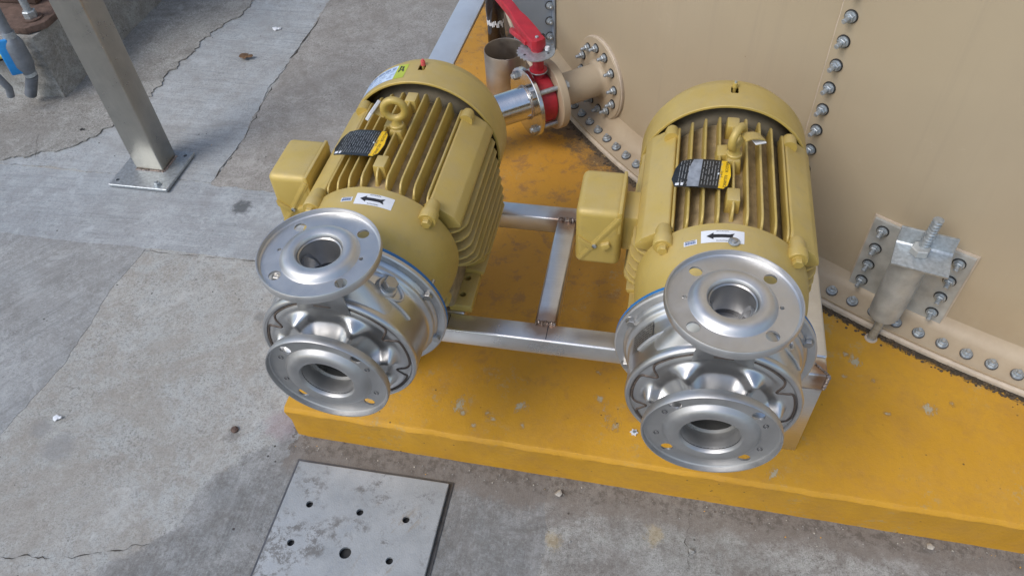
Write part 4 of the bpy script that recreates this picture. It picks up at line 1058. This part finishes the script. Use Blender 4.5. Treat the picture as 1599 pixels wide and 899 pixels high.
# ------------------------------------------------------------------ stainless post on base plate
ps = thing('square_post', 'square satin stainless post on a bolted base plate, standing on the concrete', 'post', (-1.1, .82, ZG+.005))
b = MB(); b.add(box(-.097, .096, -.092, .090, 0, .010, .0015, 1), 'zinc'); bpz = b.build('base_plate', ps)
hs = [cyl(.0058, -.05, .05, 16)]
cut(bpz, [([v+Vector((x, y, 0)) for v in hs[0][0]], hs[0][1]) for x, y in ((-.078, -.068), (.076, .068), (-.078, .068))])
b = MB(); b.add(box(-.047, .047, -.014, .066, .010, 2.6, .005, 3), 'post'); b.build('tube', ps)
b = MB(); b.add(bead((-.046, -.0155, .011), (.046, -.0155, .011), .0026, 30), 'weld'); b.add(bead((.0485, -.014, .011), (.0485, .064, .011), .0030, 26), 'weld'); b.build('weld_bead', ps)
b = MB(); b.add(cyl(.0120, .010, .0125, 20), 'zinc'); b.add(hexa(.0095, .0125, .0200), 'zinc'); b.add(cyl(.005, .02, .0265, 12), 'zinc'); o = b.build('anchor_bolt', ps); o.location = (.058, -.074, 0)

# ------------------------------------------------------------------ concrete pedestal with rusty column foot, conduit
pd = thing('concrete_pedestal', 'rough concrete pedestal at the upper left with pitted corner', 'pedestal', (-2.0, 1.5, ZG))
bm = bmesh.new(); bmesh.ops.create_cube(bm, size=1)
for v in bm.verts:
    k = .015 if v.co.z < 0 else -.0
    v.co = Vector((-.36+v.co.x*.0, 0, 0)) if False else Vector(((-.42 if v.co.x < 0 else .375+k), (-.345-k if v.co.y < 0 else .6), (0 if v.co.z < 0 else .222)))
bmesh.ops.subdivide_edges(bm, edges=bm.edges[:], cuts=26, use_grid_fill=True)
for v in bm.verts:
    n_ = noise.fractal(v.co*22, .7, 2, 4)*.006
    e = min(abs(v.co.x-.38), 1)+abs(v.co.y+.35)
    if e < .03: n_ += (noise.noise(v.co*60)-.2)*.010
    d = Vector((v.co.x, v.co.y, 0)).normalized(); v.co += d*n_+Vector((0, 0, n_*.4 if v.co.z > .1 else 0))
    if e < .05: v.co -= d*.008*(1-e/.05)
b = MB(); b.add(prim_bm(bm), 'pedestal'); b.build('block', pd, 50)
cf_ = thing('column_foot', 'rust-brown steel column foot plate with an anchor stud on the pedestal', 'column', (-2.0, 1.5, ZG+.224))
b = MB(); b.add(prism([(-.40, -.330), (.350, -.330), (.395, -.285), (.395, .5), (-.4, .5)], .002, .024, 'z', .003), 'rust'); b.build('foot_plate', cf_)
b = MB(); b.add(box(-.38, .30, -.185, .4, .024, 1.9, .01, 2), 'rust'); b.build('column', cf_)
b = MB(); b.add(cyl(.034, .024, .029, 28), 'rust'); b.add(hexa(.0215, .029, .052), 'zinc'); b.add(cyl(.012, .05, .118, 14, 'z', .001), 'zinc'); o = b.build('anchor_stud', cf_); o.location = (.335, -.265, 0)

def P3(px, py, depth_axis, val):
    d = fw+rt*((px-799.5)/FOC)-up*((py-449.5)/FOC); o = Vector((CX, CY, CZ)); t = (val-o[depth_axis])/d[depth_axis]; return o+d*t
cdt = thing('electrical_conduit', 'grey conduit elbow with a bright blue cover and corrugated hose by the pedestal', 'conduit', (-1.72, 1.09, ZG))
co = -Vector((-1.72, 1.09, ZG)); Y1 = 1.105
def C_(name, items): 
    b = MB()
    for vf, m_ in items: b.add(vf, m_, T(co))
    return b.build(name, cdt)
a0 = P3(48, 148, 1, Y1); a1 = P3(50, 118, 1, Y1); a2 = P3(40, 104, 1, Y1); a3 = P3(17, 62, 1, Y1); a4 = P3(-6, 20, 1, Y1); a5 = P3(-45, -60, 1, Y1)
flex = []; rr_ = []
for i in range(61):
    t = i/60; flex.append(a0.lerp(a1, t)); rr_.append(.0165+.0022*(1 if (i//2) % 2 else -1))
C_('corrugated_hose', [(tube(flex, rr_, 16), 'greyplastic'), (tube([a1, a1.lerp(a2, .35)], .0195, 16), 'zinc')])
C_('elbow_body', [(tube([a1.lerp(a2, .25), a1.lerp(a2, .7), a2.lerp(a3, .12), a2.lerp(a3, .85), a3, a3.lerp(a4, .12)], [.018, .024, .031, .031, .026, .019], 20), 'greyplastic')])
dirb = (a3-a2).normalized()
side = dirb.cross(-fw).normalized(); outn = side.cross(dirb).normalized()
if outn.dot(-fw) < 0: outn = -outn
side = outn.cross(dirb)
mB = Matrix.Translation((a2+a3)/2+outn*.018-side*0) 
rot = Matrix((side, dirb, outn)).transposed().to_4x4()
sgn = -1 if side.dot(rt) > 0 else 1
C_('blue_cover', [([(T((a2+a3)/2+outn*.022+side*sgn*.022) @ rot @ RY(-sgn*.45)) @ v for v in q[0]], q[1]) and (([(T((a2+a3)/2+outn*.020+side*sgn*.020) @ rot @ RY(-sgn*.45)) @ v for v in box(-.020, .020, -.062, .062, 0, .012, .006, 3)[0]], box(-.020, .020, -.062, .062, 0, .012, .006, 3)[1]), 'cyan') for q in [box(0, 1, 0, 1, 0, 1)]])
C_('rigid_pipe', [(tube([a3.lerp(a4, .1), a4, a5], .0165, 16), 'greyplastic'), (tube([a3.lerp(a4, .05), a3.lerp(a4, .3)], .021, 16), 'zinc')])
l0 = P3(-30, 92, 1, 1.13); l1 = P3(-1, 88, 1, 1.13); l2 = P3(12, 86, 1, 1.13)
C_('cable_gland', [(tube([l0, l1], .016, 14), 'rubber'), (tube([l1, l2], .010, 14), 'brass')])
k0_ = P3(-30, 95, 1, 1.02); k1 = P3(0, 124, 1, 1.02); k2 = P3(14, 138, 1, 1.03); k3 = P3(17, 150, 1, 1.03)
C_('grey_cable', [(tube([k0_, k1, k2, k3], [.012]*4, 12), 'greyplastic')])

# ------------------------------------------------------------------ drain cover plate
dc = thing('drain_cover', 'square worn grey steel drain cover with drilled holes, in front of the plinth', 'drain cover', (-.105, -.222, ZG))
b = MB(); b.add(box(-.166, .166, -.166, .166, .0055, .0125, .0012, 1), 'plate'); pz = b.build('plate', dc)
hl = [(x, y, .0074) for x in (-.108, .001, .099) for y in (.074, -.096)]+[(-.116, -.010, .0074), (.090, -.013, .0074), (-.001, -.012, .0120)]
c_ = cyl(.0062, -.05, .05, 20)
cut(pz, [([Vector((v.x*r/.0062+x, v.y*r/.0062+y, v.z)) for v in c_[0]], c_[1]) for x, y, r in hl])
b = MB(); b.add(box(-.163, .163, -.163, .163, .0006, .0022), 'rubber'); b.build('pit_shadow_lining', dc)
b = MB()
for x0, x1, y0, y1 in ((-.174, .174, .1675, .174), (-.174, .174, -.174, -.1675), (-.174, -.1675, -.1673, .1673), (.1675, .174, -.1673, .1673)): b.add(box(x0, x1, y0, y1, .001, .0030), 'bore')
b.build('rim_frame', dc)
dc.rotation_euler = (0, 0, radians(.3))

# ------------------------------------------------------------------ loose bits
def blob(r, seed, sq=.6):
    bm = bmesh.new(); bmesh.ops.create_icosphere(bm, subdivisions=1, radius=r)
    for v in bm.verts: v.co *= 1+.45*noise.noise(v.co*(1.3/r)+Vector((seed, 0, 0))); v.co.z *= sq
    return prim_bm(bm)
b = MB()
for i in range(300):
    if i < 200: x = random.uniform(-.3, 1.3); y = -.003-abs(random.gauss(0, .030)); r = random.uniform(.0006, .0018)
    else: x = random.uniform(-1.3, 1.1); y = random.uniform(-.45, 1.6); r = random.uniform(.0007, .0022)
    if x > -.30 and y > -.012: continue
    if -.28 < x < .07 and -.4 < y < -.045: continue
    b.add(blob(r, i), random.choice(['s_apron', 's_apron', 'stone', 'flake' if i % 4 == 0 else 's_apron']), T((x, y, ZG+.004+(.005 if x < -.3 else 0))))
o = b.build('grit'); o['kind'] = 'stuff'
b = MB()
for i in range(520):
    a_ = radians(random.choice([random.uniform(-147, -135), random.uniform(-123, -108)])); rr = RF+.004+abs(random.gauss(0, .010))
    b.add(blob(random.uniform(.0012, .0045), i, .6), 'crud', T((TC.x+rr*cos(a_), TC.y+rr*sin(a_), ZP+.0005)))
o = b.build('crusted_debris'); o['kind'] = 'stuff'
for (px, py, r, lab) in ((872, 731, .0085, 'pale chalky pebble against the plinth foot'), (1452, 853, .008, 'smooth grey pebble below the plinth, at the lower right'), (1080, 860, .006, 'small dark stone chip on the concrete below the right pump')):
    q = P3(px, 770 if px == 872 else py, 2, ZG+.006); tag(one('pebble', blob(r, px), 'stone' if px != 1080 else 's_apron', None), lab, 'pebble').location = q
q = P3(384, 88, 2, ZG+.014)
b = MB()
for k in range(7): b.add(blob(.012, k, .25), 'leaf', T((random.uniform(-.02, .02), random.uniform(-.01, .01), random.uniform(0, .004))) @ RZ(k) )
tag(b.build('dry_leaf'), 'crumpled brown leaf scrap on the upper concrete slab', 'leaf').location = q
for (px, py, nm, cat, lab, mt, r_, z_) in ((366, 670, 'bolt_stub', 'bolt', 'rusty cut-off bolt stub in the pale concrete left of the plinth corner', 'rust', .007, ZG+.004), (87, 652, 'plaster_chip', 'chip', 'white plaster chip on the pale concrete near the left edge', 'white', .008, ZG+.005),
        (430, 45, 'paper_scrap', 'litter', 'crumpled white paper scrap on the upper slab', 'white', .013, ZG+.008), (127, 203, 'rubber_scrap', 'litter', 'tiny black rubber scrap between the post and the pedestal', 'rubber', .008, ZG+.006)):
    q = P3(px, py, 2, z_)
    if nm == 'bolt_stub':
        b = MB(); b.add(solid_lathe([(.008, -.003), (.0085, .001), (.006, .003), (.0045, .005)], 12, 'z'), mt); o = b.build(nm)
    else: 
        b = MB(); b.add(blob(r_, px, .4), mt, RZ(.5)); b.add(blob(r_*.6, px+3, .5), mt, T((r_*1.1, r_*.3, 0))); o = b.build(nm)
    o.location = q; tag(o, lab, cat)
q = P3(990, 675, 2, ZP+.001); b = MB()
star = [((.0055 if k % 2 else .0085)*cos(pi*k/6), (.0055 if k % 2 else .0085)*sin(pi*k/6)) for k in range(12)]
b.add(prism(star, 0, .002, 'z'), 'white'); b.add(cyl(.003, .002, .005, 12), 'zinc'); o = b.build('plastic_washer'); o.location = q; tag(o, 'small white star-shaped plastic washer on the yellow plinth beside the right pump', 'washer')
# thin crack in the pale slab and joint mortar chips: narrow recessed ribbons
def crack(pts, w_, z):
    V = []; F = []; k = 0; P = []
    for (a, c) in zip(pts, pts[1:]):
        for i in range(14):
            t = i/14; P.append((a[0]+(c[0]-a[0])*t, a[1]+(c[1]-a[1])*t))
    for i, (x, y) in enumerate(P):
        d = Vector((P[min(i+1, len(P)-1)][0]-P[max(i-1, 0)][0], P[min(i+1, len(P)-1)][1]-P[max(i-1, 0)][1])).normalized(); n_ = Vector((-d.y, d.x))
        o_ = n_*(noise.noise(Vector((x*38, y*38, 0)))*.010+noise.noise(Vector((x*130, y*130, 4)))*.004); ww = w_*max(.06, -.15+abs(noise.noise(Vector((x*34, y*34, 7))))*2.4)
        V += [Vector((x, y, z))+Vector((*(o_+n_*ww), 0)), Vector((x, y, z))+Vector((*(o_-n_*ww), 0))]
    for i in range(len(P)-1): F.append([2*i, 2*i+1, 2*i+3, 2*i+2])
    return V, F
M['crackdirt'] = simple('crack_dirt', (.055, .048, .042), .95, 0, .3, 90)
b = MB()
b.add(crack([(-.80, -.36), (-.706, -.344), (-.60, -.315), (-.502, -.276)], .0013, ZG+.0022), 'crackdirt')
b.add(crack([(-.893, .792), (-.886, 1.02), (-.914, 1.3), (-.910, 1.6), (-.92, 2.4)], .0030, ZG+.0040), 'crackdirt')
b.add(crack([(-.955, .492), (-.63, .502), (-.3, .50)], .0012, ZG+.0022), 'crackdirt')
b.add(crack([(.555, -.03), (.548, -.09), (.56, -.16), (.556, -.26)], .0012, ZG+.0016), 'crackdirt')
b.add(crack([(-1.62, 1.0), (-1.50, .80)], .0010, ZG+.0074), 'crackdirt')
o = b.build('crack_lines'); o['kind'] = 'stuff'
